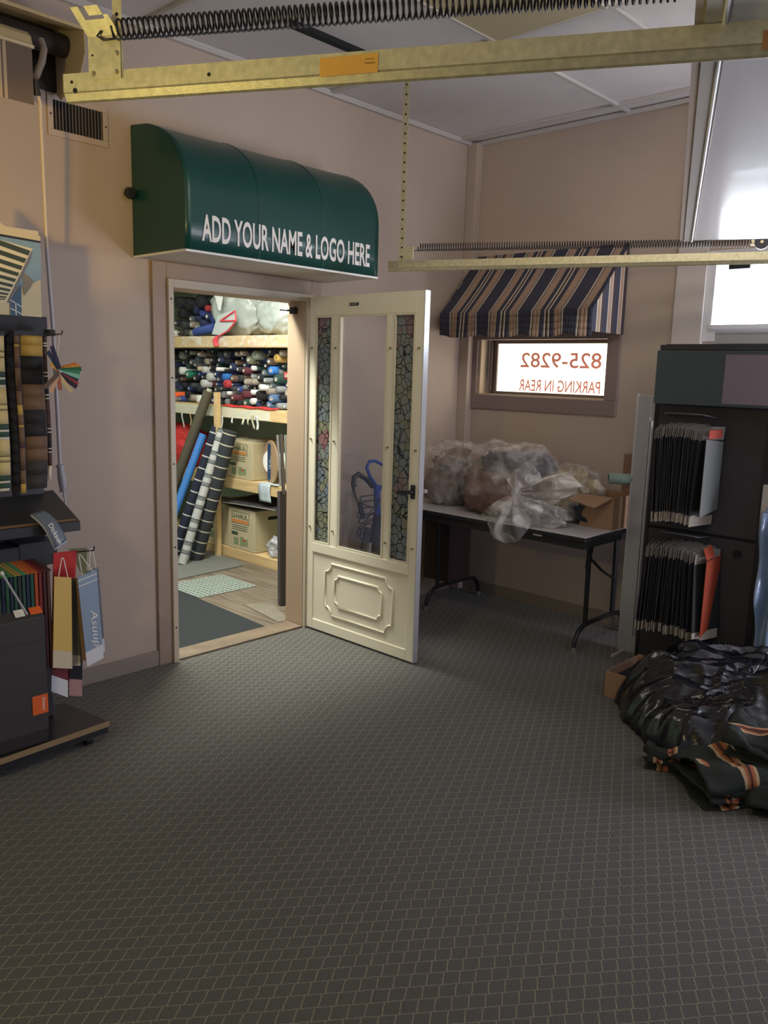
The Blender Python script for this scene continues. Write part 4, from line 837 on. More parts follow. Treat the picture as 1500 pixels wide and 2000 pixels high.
for k in range(7):
    c_ = V(712+4*math.sin(k*2), 975+k*11); R_ = .055+.012*math.sin(k*1.7)
    pts = [c_+Vector((R_*math.cos(t)*1.25+.01*math.sin(3*t+k), -.03+.035*math.sin(t), R_*.55*math.sin(t+k*.6)+.012*math.cos(2*t+k))) for t in [i*2*math.pi/20 for i in range(20)]]
    B().tube(pts, .0042, 6, closed=True).build('cord_loop', M_blk, vc)
B().tube([V(740, 1005), V(735, 1060), V(738, 1110)], lambda t: .035+.035*t, 14).build('body', M_blk, vc)
B().tube([V(718, 1030), V(708, 1075), V(698, 1112)], .020, 12).build('wand', M_blk, vc)
gx = V(735, 1110)
B().tube([gx, Vector((gx.x+.01, VY, .12))], .07, 14).build('bag_housing', M_blk, vc)
B().box((gx.x-.16, VY-.14, .001), (gx.x+.14, VY+.12, .10)).build('cleaning_head', M_blk, vc, bevel=.02)
B().tube([V(723, 1060, VY-.03), V(721, 1085, VY-.03)], .010, 8).build('grey_catch', mat('grey_plastic', (.35, .36, .38), .4), vc)

# ================================================================== ALUMINIUM SCREEN FRAME
sf = thing('screen_frame', 'bare aluminium screen frame standing upright between the table and the black rack', 'frame', (4.43, 2.0, 0))
FXX = 4.43; fy = U(1212, 1100, 0, FXX).y; fy = 2.19
def leanb(y0, y1, z0, z1, n_, m_, t=.012, dx=0): return B().box((FXX-t+dx, y0, z0), (FXX+t+dx, y1, z1)).build(n_, m_, sf, bevel=.002)
leanb(fy-.085, fy, .0, 1.52, 'stile', M_silver); leanb(1.50, 1.56, 0, 1.52, 'stile', M_silver)
leanb(1.56, fy-.085, 1.40, 1.52, 'top_rail', M_silver); leanb(1.56, fy-.085, .0, .10, 'bottom_rail', M_silver)
leanb(fy-.006, fy+.004, .0, 1.525, 'edge_lip', mat('bright_aluminium', (.75, .75, .74), .3, metal=.7), .016)
leanb(fy-.10, fy-.093, .10, 1.38, 'inner_lip', MATS['bright_aluminium'], .016)
leanb(fy-.135, fy-.128, .10, 1.34, 'inner_bead', M_steel, .012)
B().box((4.27, fy-.05, .0), (FXX-.017, fy-.035, .012)).build('floor_foot', M_alu2, sf)
B().box((4.27, fy-.19, .0), (FXX-.017, fy-.175, .012)).build('floor_foot', M_alu2, sf)

# ================================================================== RIGHT DISPLAY RACK
RX = 4.345; RY1 = 2.045; RY0 = 1.00
rk = thing('display_rack', 'tall black display rack on the right with a header sign and two wire rails', 'display rack', (RX, 1.5, 0))
B().box((RX, RY0, .80), (RX+.05, RY1, 1.80)).build('upper_panel', M_blkm, rk, bevel=.003)
B().box((RX, RY0, .02), (RX+.05, RY1, .785)).build('lower_panel', M_blkm, rk, bevel=.003)
B().box((RX+.005, RY0, .785), (RX+.045, RY1, .80)).build('joint', M_dark, rk)
B().box((RX-.012, 1.405, .02), (RX-.0005, 1.435, 1.48)).build('edge_post', M_blk, rk, bevel=.002)
B().box((RX-.004, RY1-.02, 1.765), (RX+.062, RY1+.0, .02)).build('side_edge', M_blk, rk)
B().box((4.22, RY0, 1.485), (RX-.001, 2.0, 1.765)).build('header', mat('flare_lifted_teal_grey', (.075, .10, .105), .28), rk, bevel=.003)  # header colour lifted a little for the lens flare over it
B().box((4.2175, RY0, 1.50), (4.2195, U(1413, 750, 0, 4.218).y, 1.745)).build('header_sign', mat('lilac_header_sign', (.28, .22, .27), .3), rk)
B().box((4.26, RY0, 1.768), (4.42, 1.975, 1.80)).build('top_board', mat('top_board_black', (.05, .05, .055), .35), rk, bevel=.002)
# white ledge box above
wb_ = thing('white_box', 'long white box lying on top of the black display rack below the bright window', 'box', (4.34, 1.4, 1.80))
B().box((4.29, 1.0, 1.801), (4.41, U(1396, 655, 0, 4.29).y, 1.86)).build('carton', mat('white_carton', (.62, .61, .64), .5), wb_, bevel=.003)
B().box((4.285, 1.0, 1.855), (4.415, U(1396, 655, 0, 4.29).y, 1.866)).build('lid', mat('white_lid', (.7, .7, .72), .5), wb_)
def rail(px0_, px1_, py, x):
    a_ = U(px0_, py, 0, x); b_ = U(px1_, py, 0, x)
    B().tube([(RX, a_.y, a_.z-.02), (x+.02, a_.y, a_.z-.005), (x, a_.y-.02, a_.z), (x, b_.y+.02, a_.z), (x+.02, b_.y, a_.z-.005), (RX, b_.y, a_.z-.02)], .004, 8).build('wire_rail', mat('grey_wire', (.10, .11, .12), .35), rk)
    return a_.z
rail(1297, 1380, 806, 4.19); rail(1286, 1362, 1037, 4.17)
kq = U(1440, 1082, 0, RX-.001); B().cyl(kq, kq-Vector((.012, 0, 0)), .022, n=16).build('knob', M_dark, rk)
# light grey and orange end cards
def sq4(pts, xs_): return [U(p[0], p[1], 0, x) for p, x in zip(pts, xs_)]
# the two bundles of hanging sample cards
proto = None
M_cd = [mat('dark_cloth_card_%d' % i, c, .75) for i, c in enumerate([(.020, .020, .028), (.035, .030, .030), (.014, .018, .034), (.05, .042, .04), (.022, .026, .024), (.045, .045, .055)])]
M_hd = mat('grey_card_header', (.30, .27, .24), .6); M_ftr = mat('cream_card_footer', (.48, .42, .33), .6)
def proto_card(mi, w, h, hh, fh, x0, loc):
    t = thing('sample_card', '', 'sample card', loc)
    x0_, y_, z_ = loc
    B().box((x0, y_-.0022, z_-h+fh), (x0+w, y_+.0022, z_-hh)).build('cloth', M_cd[mi], t)
    B().add([(x0, y_-.0025, z_-hh), (x0+w, y_-.0025, z_-hh), (x0+w, y_-.0025, z_+.012), (x0+.10, y_-.0025, z_+.012), (x0+.008, y_-.0025, z_-.005)], [(0, 1, 2, 3, 4)]).build('header', M_hd, t, solid=.0028)
    B().box((x0+.001, y_-.0024, z_-h), (x0+w, y_+.0024, z_-h+fh)).build('footer', M_ftr, t)
    return t
for (n_, y0, y1, xn, w, zt_, h, hh, fh, wd_, base) in ((30, 1.955, 1.665, 4.125, .20, 1.375, .50, .055, .05, 'upper', 4.2), (30, 1.945, 1.635, 4.12, .21, .735, .47, .055, .05, 'lower', 4.2)):
    for i in range(n_):
        y = y0+(y1-y0)*i/(n_-1); fl_ = (i/(n_-1)-.5)
        if i < 6: pr_ = proto_card(i, w, h, hh, fh, xn, (xn+.10, y, zt_)); protos = (protos+[pr_] if i else [pr_]); t = pr_
        else:
            t = copy_tree(protos[(i*5+i//3) % 6]); t.location = (xn+.10, y, zt_)
        t.rotation_euler = (math.radians(rnd.uniform(-1.4, 1.4)+(1.6 if wd_ == 'lower' else -1.0)*-fl_*4), 0, math.radians(-fl_*26+rnd.uniform(-4, 4)))
        t.location = (xn+.10+rnd.uniform(-.006, .006), y, zt_+rnd.uniform(-.008, .006)-.012*abs(fl_*2)**2)
        t['group'] = 'sample cards in the %s bundle of the right rack' % wd_
        t['label'] = 'dark fabric sample card edge-on among those packed in the %s bundle of the black rack' % wd_
        for ch in t.children:
            if ch.name.startswith('cloth'): pass
# end cards
ec = thing('end_card', 'large pale grey card hanging behind the upper bundle of samples', 'sample card', (4.3, 1.64, 1.37))
e_ = [U(1376, 852, 1, 1.645), U(1421, 858, 1, 1.645), U(1405, 999, 1, 1.645), U(1365, 995, 1, 1.645)]
e_ = [Vector((4.10, 1.645, 1.32)), Vector((4.325, 1.645, 1.30)), Vector((4.325, 1.645, .94)), Vector((4.10, 1.645, .92))]
B().add(e_, [(0, 1, 2, 3)]).build('card', mat('grey_green_card', (.20, .21, .19), .6), ec, solid=.003)
B().box((4.13, 1.643, 1.321), (4.30, 1.647, 1.365)).build('red_corner', mat('red_orange_tab', (.55, .10, .06), .6), ec)
ec = thing('end_card', 'orange red card hanging behind the lower bundle of samples', 'sample card', (4.3, 1.60, .73))
B().add([(4.14, 1.60, .69), (4.325, 1.60, .70), (4.325, 1.60, .33), (4.14, 1.60, .28)], [(0, 1, 2, 3)]).build('card', mat('orange_red_card', (.42, .065, .025), .6), ec, solid=.003)
B().add([(4.14, 1.60, .695), (4.24, 1.60, .705), (4.26, 1.63, .76), (4.16, 1.63, .75)], [(0, 1, 2, 3)]).build('top_fold', MATS['orange_red_card'], ec, solid=.003)
# blue-lit plastic bag and pale board at the right edge
pbz = thing('blue_plastic_bag', 'pale blue plastic bag hanging to the right of the black rack', 'plastic bag', (4.42, 1.27, .8))
def hb_(u, v):
    p_ = U(1487-12*v+46*u, 1000+290*v, 0, 4.30-.0)
    return Vector((4.31-.035*math.sin(u*9+v*3)-.02*math.sin(v*14+u*5)-.03*v, p_.y, p_.z))
B().grid(hb_, 16, 24).build('film', mat('pale_blue_polythene', (.26, .36, .50), .22, coat=.5, bump=.5, bscale=30), pbz, solid=.002)
B().tube([hb_(.3, 0), hb_(.3, 0)+Vector((.03, 0, .03))], .006, 6).build('gathered_top', mat('pale_blue_polythene', (0, 0, 0)), pbz)
wbx = thing('pale_board', 'pale cream board leaning behind the plastic bag at the right edge of the view', 'board', (4.3, 1.1, .8))
B().box((RX-.03, 1.05, .84), (RX-.012, U(1489, 980, 0, 4.33).y, 1.10)).build('board', mat('cream_board', (.62, .58, .52), .6), wbx, bevel=.003)
B().box((RX-.032, 1.05, .834), (RX-.010, U(1489, 980, 0, 4.33).y, .8395)).build('edge', M_blk, wbx)

# ================================================================== FLOOR PILE AT THE RIGHT
ob = thing('small_carton', 'small open cardboard box on the carpet, half covered by the black bin liner', 'cardboard box', (3.85, 1.72, 0))
x0, x1, y0, y1, h = 3.69, 4.06, 1.50, 1.885, .135
b = B(); b.box((x0, y0, 0), (x1, y1, .005)).box((x0, y0, .005), (x0+.005, y1, h)).box((x1-.005, y0, .005), (x1, y1, h)).box((x0+.005, y0, .005), (x1-.005, y0+.005, h)).box((x0+.005, y1-.005, .005), (x1-.005, y1, h)); b.build('carton', M_card, ob)
B().box((x0+.006, y0+.006, .006), (x1-.006, y1-.006, .09)).build('shaded_inside', M_dark, ob)  # black block stands for the shade inside the open box
tbg = thing('bin_liner', 'shiny black bin liner spread over the small box and striped fabric', 'bag', (3.7, 1.4, 0))
def liner(u, v):
    th = u*2*math.pi; cx_, cy_ = 3.76, 1.24
    keys = [(0, .54), (40, .60), (75, .57), (100, .565), (118, .53), (132, .48), (150, .50), (180, .52), (205, .52), (235, .46), (270, .62), (310, .72), (360, .54)]
    d_ = math.degrees(th); 
    for (a1, r1), (a2, r2) in zip(keys, keys[1:]):
        if a1 <= d_ <= a2: R_ = r1+(r2-r1)*(d_-a1)/(a2-a1); break
    R_ *= 1+.05*noise.noise(Vector((math.cos(th)*4, math.sin(th)*4, 2)))+.02*noise.noise(Vector((math.cos(th)*14, math.sin(th)*14, 5)))
    r = v; x = cx_+R_*r*math.cos(th); y = cy_+R_*r*math.sin(th)
    H = .27+.07*math.exp(-((y-.95)**2+(x-3.85)**2)/.06)-.05*math.exp(-((y-1.30)**2+(x-3.5)**2)/.02)+.03*math.exp(-((y-1.6)**2+(x-3.8)**2)/.03)
    f_ = max(0, 1-r**3.2)**.62
    p = Vector((x*3.4+y*1.2, y*1.7, .3)); w_ = noise.fractal(p*1.3, 1, 2, 4)
    q = Vector((x*6.5+y*2.6, y*1.9-x*.6, 1.7)); rg = (1-abs(noise.noise(q))*2.2); q2 = Vector((x*5-y*6, y*5+x*3, 4.1)); rg2 = 1-abs(noise.noise(q2))*2.2
    z = H*f_*(1+.30*w_)+(.045*max(0, rg)**2+.016*max(0, rg2)**2)*min(1, f_*1.6)*(1 if r > .05 else r*20)
    x += .02*noise.noise(q)*r; y += .02*noise.noise(q2)*r
    return (min(x, 4.33), y, max(.004, z+.003))
o_ = B().grid(liner, 220, 80).build('liner', M_trash, tbg, solid=.0015)
M_fp = [mat('dark_green_black_cloth', (.016, .020, .016), .85), mat('orange_brown_cloth', (.40, .13, .045), .85), mat('cream_line_cloth', (.50, .36, .20), .85), mat('deep_brown_cloth', (.08, .028, .02), .85)]
def stripe(t):
    t = t % 1
    for a1, mi in ((.50, 0), (.53, 2), (.60, 1), (.66, 3), (.73, 1), (.755, 2), (1.01, 0)):
        if t < a1: return mi
def fold(nm, label, c_, L, Wd, H, layers, rot, per, ph, sd_, tilt=0, along=True):
    """cloth folded back and forth in layers, stripes running across it"""
    R_ = Matrix.Translation(Vector(c_)) @ Matrix.Rotation(rot, 4, 'Z') @ Matrix.Rotation(tilt, 4, 'Y'); b = B()
    nu, nv = 26*layers, 44; th = H/layers
    def fn(u, v):
        t = u*layers; k = int(min(t, layers-1)); f_ = t-k; x = (f_ if k % 2 == 0 else 1-f_); e = math.sin(x*math.pi)
        xx = (x-.5)*L*(1+.06*math.sin(v*5+k*2+sd_)); yy_ = (v-.5)*Wd*(1+.05*math.sin(k*1.7+x*4)); zz = th*(k+.5)+th*.5*(1 if k % 2 else -1)*math.cos(x*math.pi)*.9
        p_ = Vector((xx, yy_, 0)); nz_ = noise.fractal(Vector((xx*9+sd_, yy_*9, k*.7)), 1, 2, 3)
        zz += (.022*nz_+.012*math.sin(yy_*30+xx*18+sd_+k))*(.35+.65*(k+1)/layers)
        edge = min(1, min(v, 1-v)*7); zz *= .55+.45*edge**.5
        w_ = R_ @ Vector((xx+.012*nz_, yy_+.012*nz_, zz)); w_.z = max(w_.z, .004); return w_
    def mf(i, j):
        q = (j/nv)*Wd if along else (i/nu)*layers*L
        return stripe(q/per+ph)
    b.grid(fn, nu, nv, mif=mf); o_ = b.build(nm, M_fp, solid=.003); tag(o_, label, 'fabric', 'striped fabric heap at the right'); return o_
fold('striped_fabric', 'dark green striped fabric folded in a thick block, front of the floor heap', (3.17, 1.06, 0), .34, .30, .15, 5, math.radians(-38), .24, .25, 1, 0, False)
fold('striped_fabric', 'crumpled end of striped fabric sticking out left of the folded block', (3.20, 1.30, 0), .22, .11, .10, 3, math.radians(-60), .16, .2, 2, 0, False)
fold('striped_fabric', 'larger striped fabric fold lying on the heap under the bin liner at the right edge', (3.42, .92, .12), .46, .40, .13, 3, math.radians(-75), .20, .1, 3, math.radians(6), True)
fold('striped_fabric', 'striped fabric at the bottom right corner of the heap by the frame edge', (3.24, .80, 0), .40, .26, .12, 3, math.radians(-65), .22, .1, 4, 0, True)

# ================================================================== STORE ROOM
SHX = 4.09
sh = thing('shelving_unit', 'pine shelving unit filling the store room wall behind the doorway', 'shelving', (4.4, 5.7, 0))
for (z0, z1, m_) in ((0, .085, M_pine), (.60, .69, M_pine), (1.195, 1.29, M_pine), (1.775, 1.87, M_pine), (2.268, 2.40, M_pinep)):
    B().box((SHX, 4.70, z0), (SHX+.04, 7.15, z1)).build('front_board', m_, sh, bevel=.003)
    B().box((SHX+.041, 4.70, z1-.02), (4.70, 7.15, z1-.001)).build('shelf_deck', M_pine, sh)
B().box((SHX-.003, 5.55, 1.20), (SHX-.0005, 6.9, 1.283)).build('whitewashed_facing', M_pinep, sh)
B().box((SHX-.003, 5.12, 1.20), (SHX-.0005, 5.549, 1.275)).build('whitewashed_facing', M_pinep, sh)
for y in (4.70, 7.15): B().box((SHX+.045, y-.04, .0), (SHX+.085, y, 2.4)).build('upright', M_pine, sh)
# clinging plastic film on the upper board
fl2 = thing('clear_wrap', 'strip of glossy clear wrap stapled along the upper shelf edge', 'plastic wrap', (SHX, 5.6, 1.78))
B().grid(lambda u, v: (SHX-.006-.004*math.sin(u*60+v*9)-.003*math.sin(u*23), 4.88+1.5*u, 1.785+.085*v), 90, 6).build('film', film_mat('glossy_wrap', (.95, .92, .82), .40, .08), fl2)
stud = thing('wooden_stud', 'upright pine stud standing among the leaning fabric rolls', 'timber', (4.02, 5.72, 0))
s1 = U(424, 766, 0, 4.03)
B().box((4.01, s1.y-.022, .005), (4.05, s1.y+.022, s1.z)).build('stud', M_pine, stud, bevel=.002)
# roll material cache
def rollm(nm, c, v_=.12): return mat('roll_'+nm, c, .85, var=v_, vscale=30)
RC = {'sage': (.20, .25, .20), 'taupe': (.27, .235, .19), 'navy': (.018, .028, .085), 'slate': (.10, .125, .15), 'white': (.66, .68, .66), 'dark green': (.015, .05, .04), 'charcoal': (.045, .05, .055),
      'tan': (.42, .32, .22), 'grey': (.22, .24, .25), 'pale grey': (.42, .45, .45), 'emerald green': (.01, .15, .10), 'red': (.42, .04, .05), 'bright blue': (.03, .16, .50), 'orange': (.80, .13, .03), 'olive': (.22, .22, .14),
      'gold': (.45, .30, .08), 'brown': (.14, .09, .06), 'maroon': (.10, .02, .03), 'black': (.012, .014, .018), 'royal blue': (.03, .06, .24), 'steel blue': (.07, .14, .27), 'near black': (.02, .02, .028)}
M_core = mat('cardboard_core', (.50, .48, .40), .7); M_corew = mat('white_core', (.66, .68, .64), .6)
roll_protos = {}
def roll_proto(cname):
    """unit roll: radius 1 at x in 0..1 (scaled), outer cloth with wound end, core ring"""
    if cname in roll_protos: return roll_protos[cname]
    return None
def make_roll(p, r, cname, L=.55, dirv=(1, 0, 0), core='cream', label='', group=''):
    p = Vector(p); d = Vector(dirv).normalized(); e = p+d*L
    t = thing('fabric_roll', label, 'fabric roll', tuple(p), group)
    m_ = rollm(cname.replace(' ', '_'), RC[cname]); ri = r*.42
    a_ = d.cross(Vector((0, 0, 1))).normalized(); b_ = d.cross(a_); n = 16; b = B()
    ring = lambda c, q, w=0: [c+(a_*math.cos(2*math.pi*i/n)+b_*math.sin(2*math.pi*i/n))*q*(1+w*math.sin(i*2.4+r*900)) for i in range(n)]
    vs = ring(p, r, .05)+ring(e, r, .03)+ring(p, ri); fs = [(i, (i+1) % n, n+(i+1) % n, n+i) for i in range(n)]+[(i, 2*n+i, 2*n+(i+1) % n, (i+1) % n) for i in range(n)]
    b.add(vs, fs, 0, True); b.build('cloth', m_, t)
    c = B(); q = p-d*.004; vs = ring(q, ri)+ring(p+d*.05, ri)+ring(q, ri*.62)+ring(p+d*.05, ri*.62)
    fs = [(i, (i+1) % n, n+(i+1) % n, n+i) for i in range(n)]+[(i, 2*n+i, 2*n+(i+1) % n, (i+1) % n) for i in range(n)]+[(2*n+i, 3*n+i, 3*n+(i+1) % n, 2*n+(i+1) % n) for i in range(n)]
    c.add(vs, fs, 0, True); c.add(ring(p+d*.05, ri*.62), [tuple(range(n))], 1); c.build('core', [M_corew if core == 'white' else M_core if core == 'cream' else m_, M_dark], t)
    return t
MID = [(353,694,8,'sage'),(372,689,4,'sage'),(388,692,5,'taupe'),(428,703,6,'navy'),(440,692,7,'slate'),(352,724,8,'white'),(366,716,5,'dark green'),(373,708,6,'charcoal'),(381,713,5,'charcoal'),(388,720,5,'tan'),
(397,722,7,'pale grey'),(407,736,8,'pale grey'),(366,731,8,'emerald green'),(423,721,4,'white'),(402,706,6,'taupe'),(395,749,8,'pale grey'),(441,750,8,'red'),(438,736,7,'bright blue'),(342,771,6,'orange'),(341,783,6,'grey'),
(352,785,6,'royal blue'),(374,777,7,'taupe'),(387,783,8,'white'),(471,690,5,'taupe'),(461,691,5,'taupe'),(498,694,9,'sage'),(485,703,8,'olive'),(493,719,5,'white'),(527,684,6,'charcoal'),(540,700,8,'gold'),
(549,690,6,'taupe'),(525,706,7,'brown'),(565,716,6,'pale grey'),(559,734,7,'red'),(529,724,8,'bright blue'),(451,717,8,'navy'),(476,724,7,'maroon'),(479,746,6,'taupe'),(494,746,6,'taupe'),(517,743,5,'grey'),
(539,741,9,'dark green'),(561,752,6,'black'),(508,757,6,'white'),(492,766,5,'white'),(505,772,9,'black'),(476,771,8,'maroon'),(524,765,6,'taupe'),(542,761,6,'grey'),(560,769,6,'taupe'),(530,779,8,'steel blue'),
(525,792,7,'steel blue'),(543,795,6,'grey'),(555,794,5,'grey'),(492,784,6,'white'),(479,788,8,'dark green'),(445,768,4,'white'),(454,777,6,'maroon'),(566,782,5,'grey')]
items = []
rr = random.Random(11)
for (px, py, r, c) in MID: items.append((px, py, r, c, 0))
dk = ['navy', 'charcoal', 'near black', 'black', 'dark green', 'near black', 'maroon', 'royal blue', 'brown', 'grey', 'slate', 'navy']
tries = 0
while tries < 7000 and len(items) < 150:
    tries += 1; px = rr.uniform(337, 570); lo = 790+(px-336)*.055; py = rr.uniform(684, lo-2); r = rr.uniform(4.6, 7.6)
    if all((px-a)**2+(py-b_)**2 > (r+q-1.2)**2*.92 for a, b_, q, _, _ in items): items.append((px, py, r, rr.choice(dk), 1))
pxm = 1/236.0
def lvl(z, z0, z1):
    return ['bottom', 'lower', 'middle', 'upper', 'top'][max(0, min(4, int((z-z0)/(z1-z0)*5)))]
def side(y, ya, yb_):
    return ['at the far right', 'right of centre', 'near the centre', 'left of centre', 'at the far left'][max(0, min(4, int((y-ya)/(yb_-ya)*5)))]
for (px, py, r, c, k_) in items:
    fx = 4.145+(.05 if k_ else 0)+rr.uniform(0, .05)
    q = U(px, py, 0, fx); R_ = r*pxm*q.y**0*(1.0); q.z = min(max(q.z, 1.292+R_*1.02), 1.770-R_)
    dv = (1, rr.uniform(-.16, .16), rr.uniform(-.05, .05))
    dz = dv[2]; 
    make_roll(q, R_, c, .46, (1, dv[1], 0), 'cream' if rr.random() < .45 else ('white' if rr.random() < .35 else 'cloth'),
              '%s fabric roll, %s layer of the packed middle shelf, %s' % (c, lvl(q.z, 1.29, 1.77), side(q.y, 4.87, 6.5)), 'fabric rolls packed on the middle store room shelf')
TOPR = [(343,631,7,'near black','cream'),(372,623,6,'slate','white'),(382,621,5,'navy','cloth'),(383,640,6,'sage','cream'),(337,651,7,'white','white'),(349,649,6,'charcoal','cream'),(361,650,6,'charcoal','cloth'),(372,651,6,'sage','cloth'),
(404,618,8,'navy','white'),(373,634,6,'taupe','white'),(356,634,8,'charcoal','cloth'),(393,632,7,'navy','cloth'),(403,602,6,'red','cloth'),(413,602,6,'red','cloth'),(346,590,12,'near black','cloth'),(366,594,12,'black','cloth'),(388,588,13,'near black','cloth'),(408,584,10,'black','cloth'),(352,612,11,'black','cloth'),(381,605,9,'navy','cloth'),(393,613,7,'royal blue','cloth'),(415,625,8,'royal blue','cloth'),(420,606,8,'navy','cloth')]
for (px, py, r, c, core) in TOPR:
    q = U(px, py, 0, 4.16+rr.uniform(0, .05)); R_ = r*pxm; q.z = min(max(q.z, 1.872+R_*1.02), 2.29-R_)
    make_roll(q, R_, c, .46, (1, rr.uniform(-.1, .1), 0), core, '%s fabric roll, %s layer of the top store room shelf, %s' % (c, lvl(q.z, 1.87, 2.3), side(q.y, 5.7, 6.5)), 'fabric rolls on the top store room shelf')
# slanting blue rolls
q0, q1 = U(386, 648, 0, 4.12), U(418, 640, 0, 4.11)
make_roll(q1, .036, 'royal blue', (q0-q1).length+.03, q0-q1, 'cloth', 'royal blue fabric roll lying slanted along the front of the top shelf', 'fabric rolls on the top store room shelf')
# top shelf: white board, translucent bags with red ties
for i, (pxs, lab) in enumerate((((413, 500, 566, 652), 'large milky plastic bag tied with red string on the top store room shelf'), ((498, 575, 576, 651), 'rounded white plastic bag at the right end of the top store room shelf'))):
    a_, b_ = U(pxs[0], pxs[3], 0, 4.2), U(pxs[1], pxs[2], 0, 4.2); cy, hy_ = (a_.y+b_.y)/2, abs(a_.y-b_.y)/2; z0 = 1.873; z1 = b_.z+.03
    v, f = blob((4.32, cy, (z0+z1)/2), (.20, hy_, (z1-z0)/2+.02), .13, 1.3, 60+i, 5, z0, 1.2, .8)
    v = [Vector((w_.x, w_.y, min(w_.z, 2.285))) for w_ in v]
    t = thing('white_sack', lab, 'plastic bag', (4.3, cy, z0), 'white plastic sacks on the top shelf')
    B().add(v, f, 0, True).build('film', M_filmw, t)
    if i == 0:
        o_ = [U(*w_, 0, 4.075) for w_ in ((414, 653), (425, 617), (458, 605), (462, 626), (433, 655))]
        B().add([tuple(w_) for w_ in o_], [tuple(range(5))]).build('white_flap', mat('white_plastic_flap', (.50, .56, .57), .35), t, solid=.004)
        M_rt = mat('red_tie', (.72, .08, .10), .4)
        for pts in (((430, 627), (459, 607)), ((459, 607), (461, 626)), ((461, 626), (430, 627)), ((461, 626), (447, 645)), ((447, 645), (425, 658)), ((425, 658), (420, 676))):
            B().tube([U(*w_, 0, 4.068) for w_ in pts], .007, 6).build('red_tie', M_rt, t)
        B().tube([U(424, 658, 0, 4.066), U(420, 665, 0, 4.064), U(423, 677, 0, 4.068)], lambda t_: .016+.008*math.sin(t_*3), 8).build('red_tassel', M_rt, t)
st_ = thing('white_strip', 'white tapered paper strip hanging between the rolls and the first white bag', 'paper strip', tuple(U(427, 570, 0, 4.10)))
B().add([U(417, 568, 0, 4.10), U(437, 571, 0, 4.10), U(431, 606, 0, 4.08), U(427, 606, 0, 4.08)], [(0, 1, 2, 3)]).build('strip', mat('white_paper', (.75, .77, .78), .6), st_, solid=.002)
# red streak on the shelf edge: folded red cloth
rc = thing('red_cloth', 'flat red cloth peeking out along the front edge of the packed shelf', 'cloth', tuple(U(480, 800, 0, 4.08)))
B().grid(lambda u, v: (4.083+.05*v, U(432, 800, 0, 4.09).y+(U(540, 805, 0, 4.09).y-U(432, 800, 0, 4.09).y)*u, 1.2925+.012*v+.004*math.sin(u*20)), 24, 3).build('fold', M_red, rc, solid=.004)
# ribbons under the shelf
for i, (px, y0, y1, w_, c) in enumerate(((340, 806, 832, 4, 'white'), (357, 806, 835, 5, 'white'), (372, 806, 832, 4, 'tan'), (433, 812, 838, 9, 'white'), (453, 815, 826, 5, 'white'), (475, 817, 830, 6, 'cream'), (486, 816, 830, 5, 'cream'), (494, 808, 838, 6, 'cream'), (502, 812, 840, 7, 'white'))):
    a_, b_ = U(px, y0, 0, SHX-.006), U(px, y1, 0, SHX-.006); w_ = w_*pxm
    t = thing('ribbon', 'short %s strip of fabric dangling from the shelf edge, %s from the left' % (c, ['first', 'second', 'third', 'fourth', 'fifth', 'sixth', 'seventh', 'eighth', 'ninth'][i]), 'ribbon', tuple(a_), 'strips dangling from the store room shelf')
    m_ = mat('ribbon_'+c, {'white': (.70, .72, .68), 'tan': (.55, .38, .24), 'cream': (.62, .58, .42)}[c], .6)
    B().grid(lambda u, v: (a_.x-.003-.006*math.sin(v*4+i), a_.y-w_/2+w_*u+.012*math.sin(v*3.0+i*2)*v, a_.z+(b_.z-a_.z)*v), 2, 8).build('strip', m_, t, solid=.0015)
# leaning long rolls
def lean(nm, label, pb, pt, r, m_, zb=None, bands=None, top=None):
    t = thing('leaning_roll', label, 'fabric roll', tuple(pb), 'long fabric rolls leaning on the store room shelves')
    pb = Vector(pb); pt = Vector(pt); d = (pt-pb)
    if bands:
        ms_ = [b_[2] for b_ in bands]; k0 = 0; b = B()
        for i, (f0, f1, mi) in enumerate(bands): b.cyl(pb+d*f0, pb+d*f1, r, n=20, mi=mi, cap=(i in (0, len(bands)-1)))
        b.build('cloth', m_, t)
    else: B().cyl(pb, pt, r, n=20).build('cloth', m_, t)
    if top: B().cyl(pt-d*.01, pt+d.normalized()*.018, r*.55, n=16).build('core', M_core, t)
    return t
M_ol = mat('olive_brown_cloth', (.085, .075, .048), .8); M_bl = mat('bright_blue_cloth', (.045, .19, .52), .5); M_nb = mat('navy_cloth', (.012, .016, .035), .8); M_wl = mat('white_line', (.55, .55, .55), .7)
M_sv = mat('silver_grey_cloth', (.42, .43, .42), .6); M_sg = mat('mid_grey_cloth', (.16, .18, .18), .7); M_dg = mat('dark_slate_cloth', (.022, .028, .034), .8); M_lw = mat('pale_line', (.50, .48, .36), .7)  # grey bands belong to the roll's own stripe pattern
ob_, ot_ = U(318, 1010, 0, 3.80), U(408, 764, 0, 4.03)
dd = (ot_-ob_); kx = (0.02-ob_.z)/dd.z; base = ob_+dd*kx
lean('a', 'tallest olive brown fabric roll leaning far over against the packed shelf', base, ot_, .042, M_ol, top=True)
base = U(338, 1010, 0, 3.74); tp_ = U(397, 848, 0, 4.00); d_ = tp_-base; base = base+d_*((.03-base.z)/d_.z)
lean('b', 'bright blue fabric roll leaning beside the navy striped one', base, tp_, .034, M_bl)
def bandset(n, wline, mbase=0, mline=1, ph=.5):
    out = []; 
    for i in range(n):
        a_ = i/n; m__ = (i+ph)/n; out += [(a_, m__-wline, mbase), (m__-wline, m__+wline, mline), (m__+wline, (i+1)/n, mbase)]
    return out
base = U(340, 1084, 2, .012); tp_ = U(423, 834, 0, 4.04)
lean('c', 'navy fabric roll with thin white bands leaning left of the silver one', base, tp_, .042, [M_nb, M_wl], bands=bandset(11, .0045), top=True)
base = U(356, 1101, 2, .012); tp_ = U(434, 838, 0, 3.97)
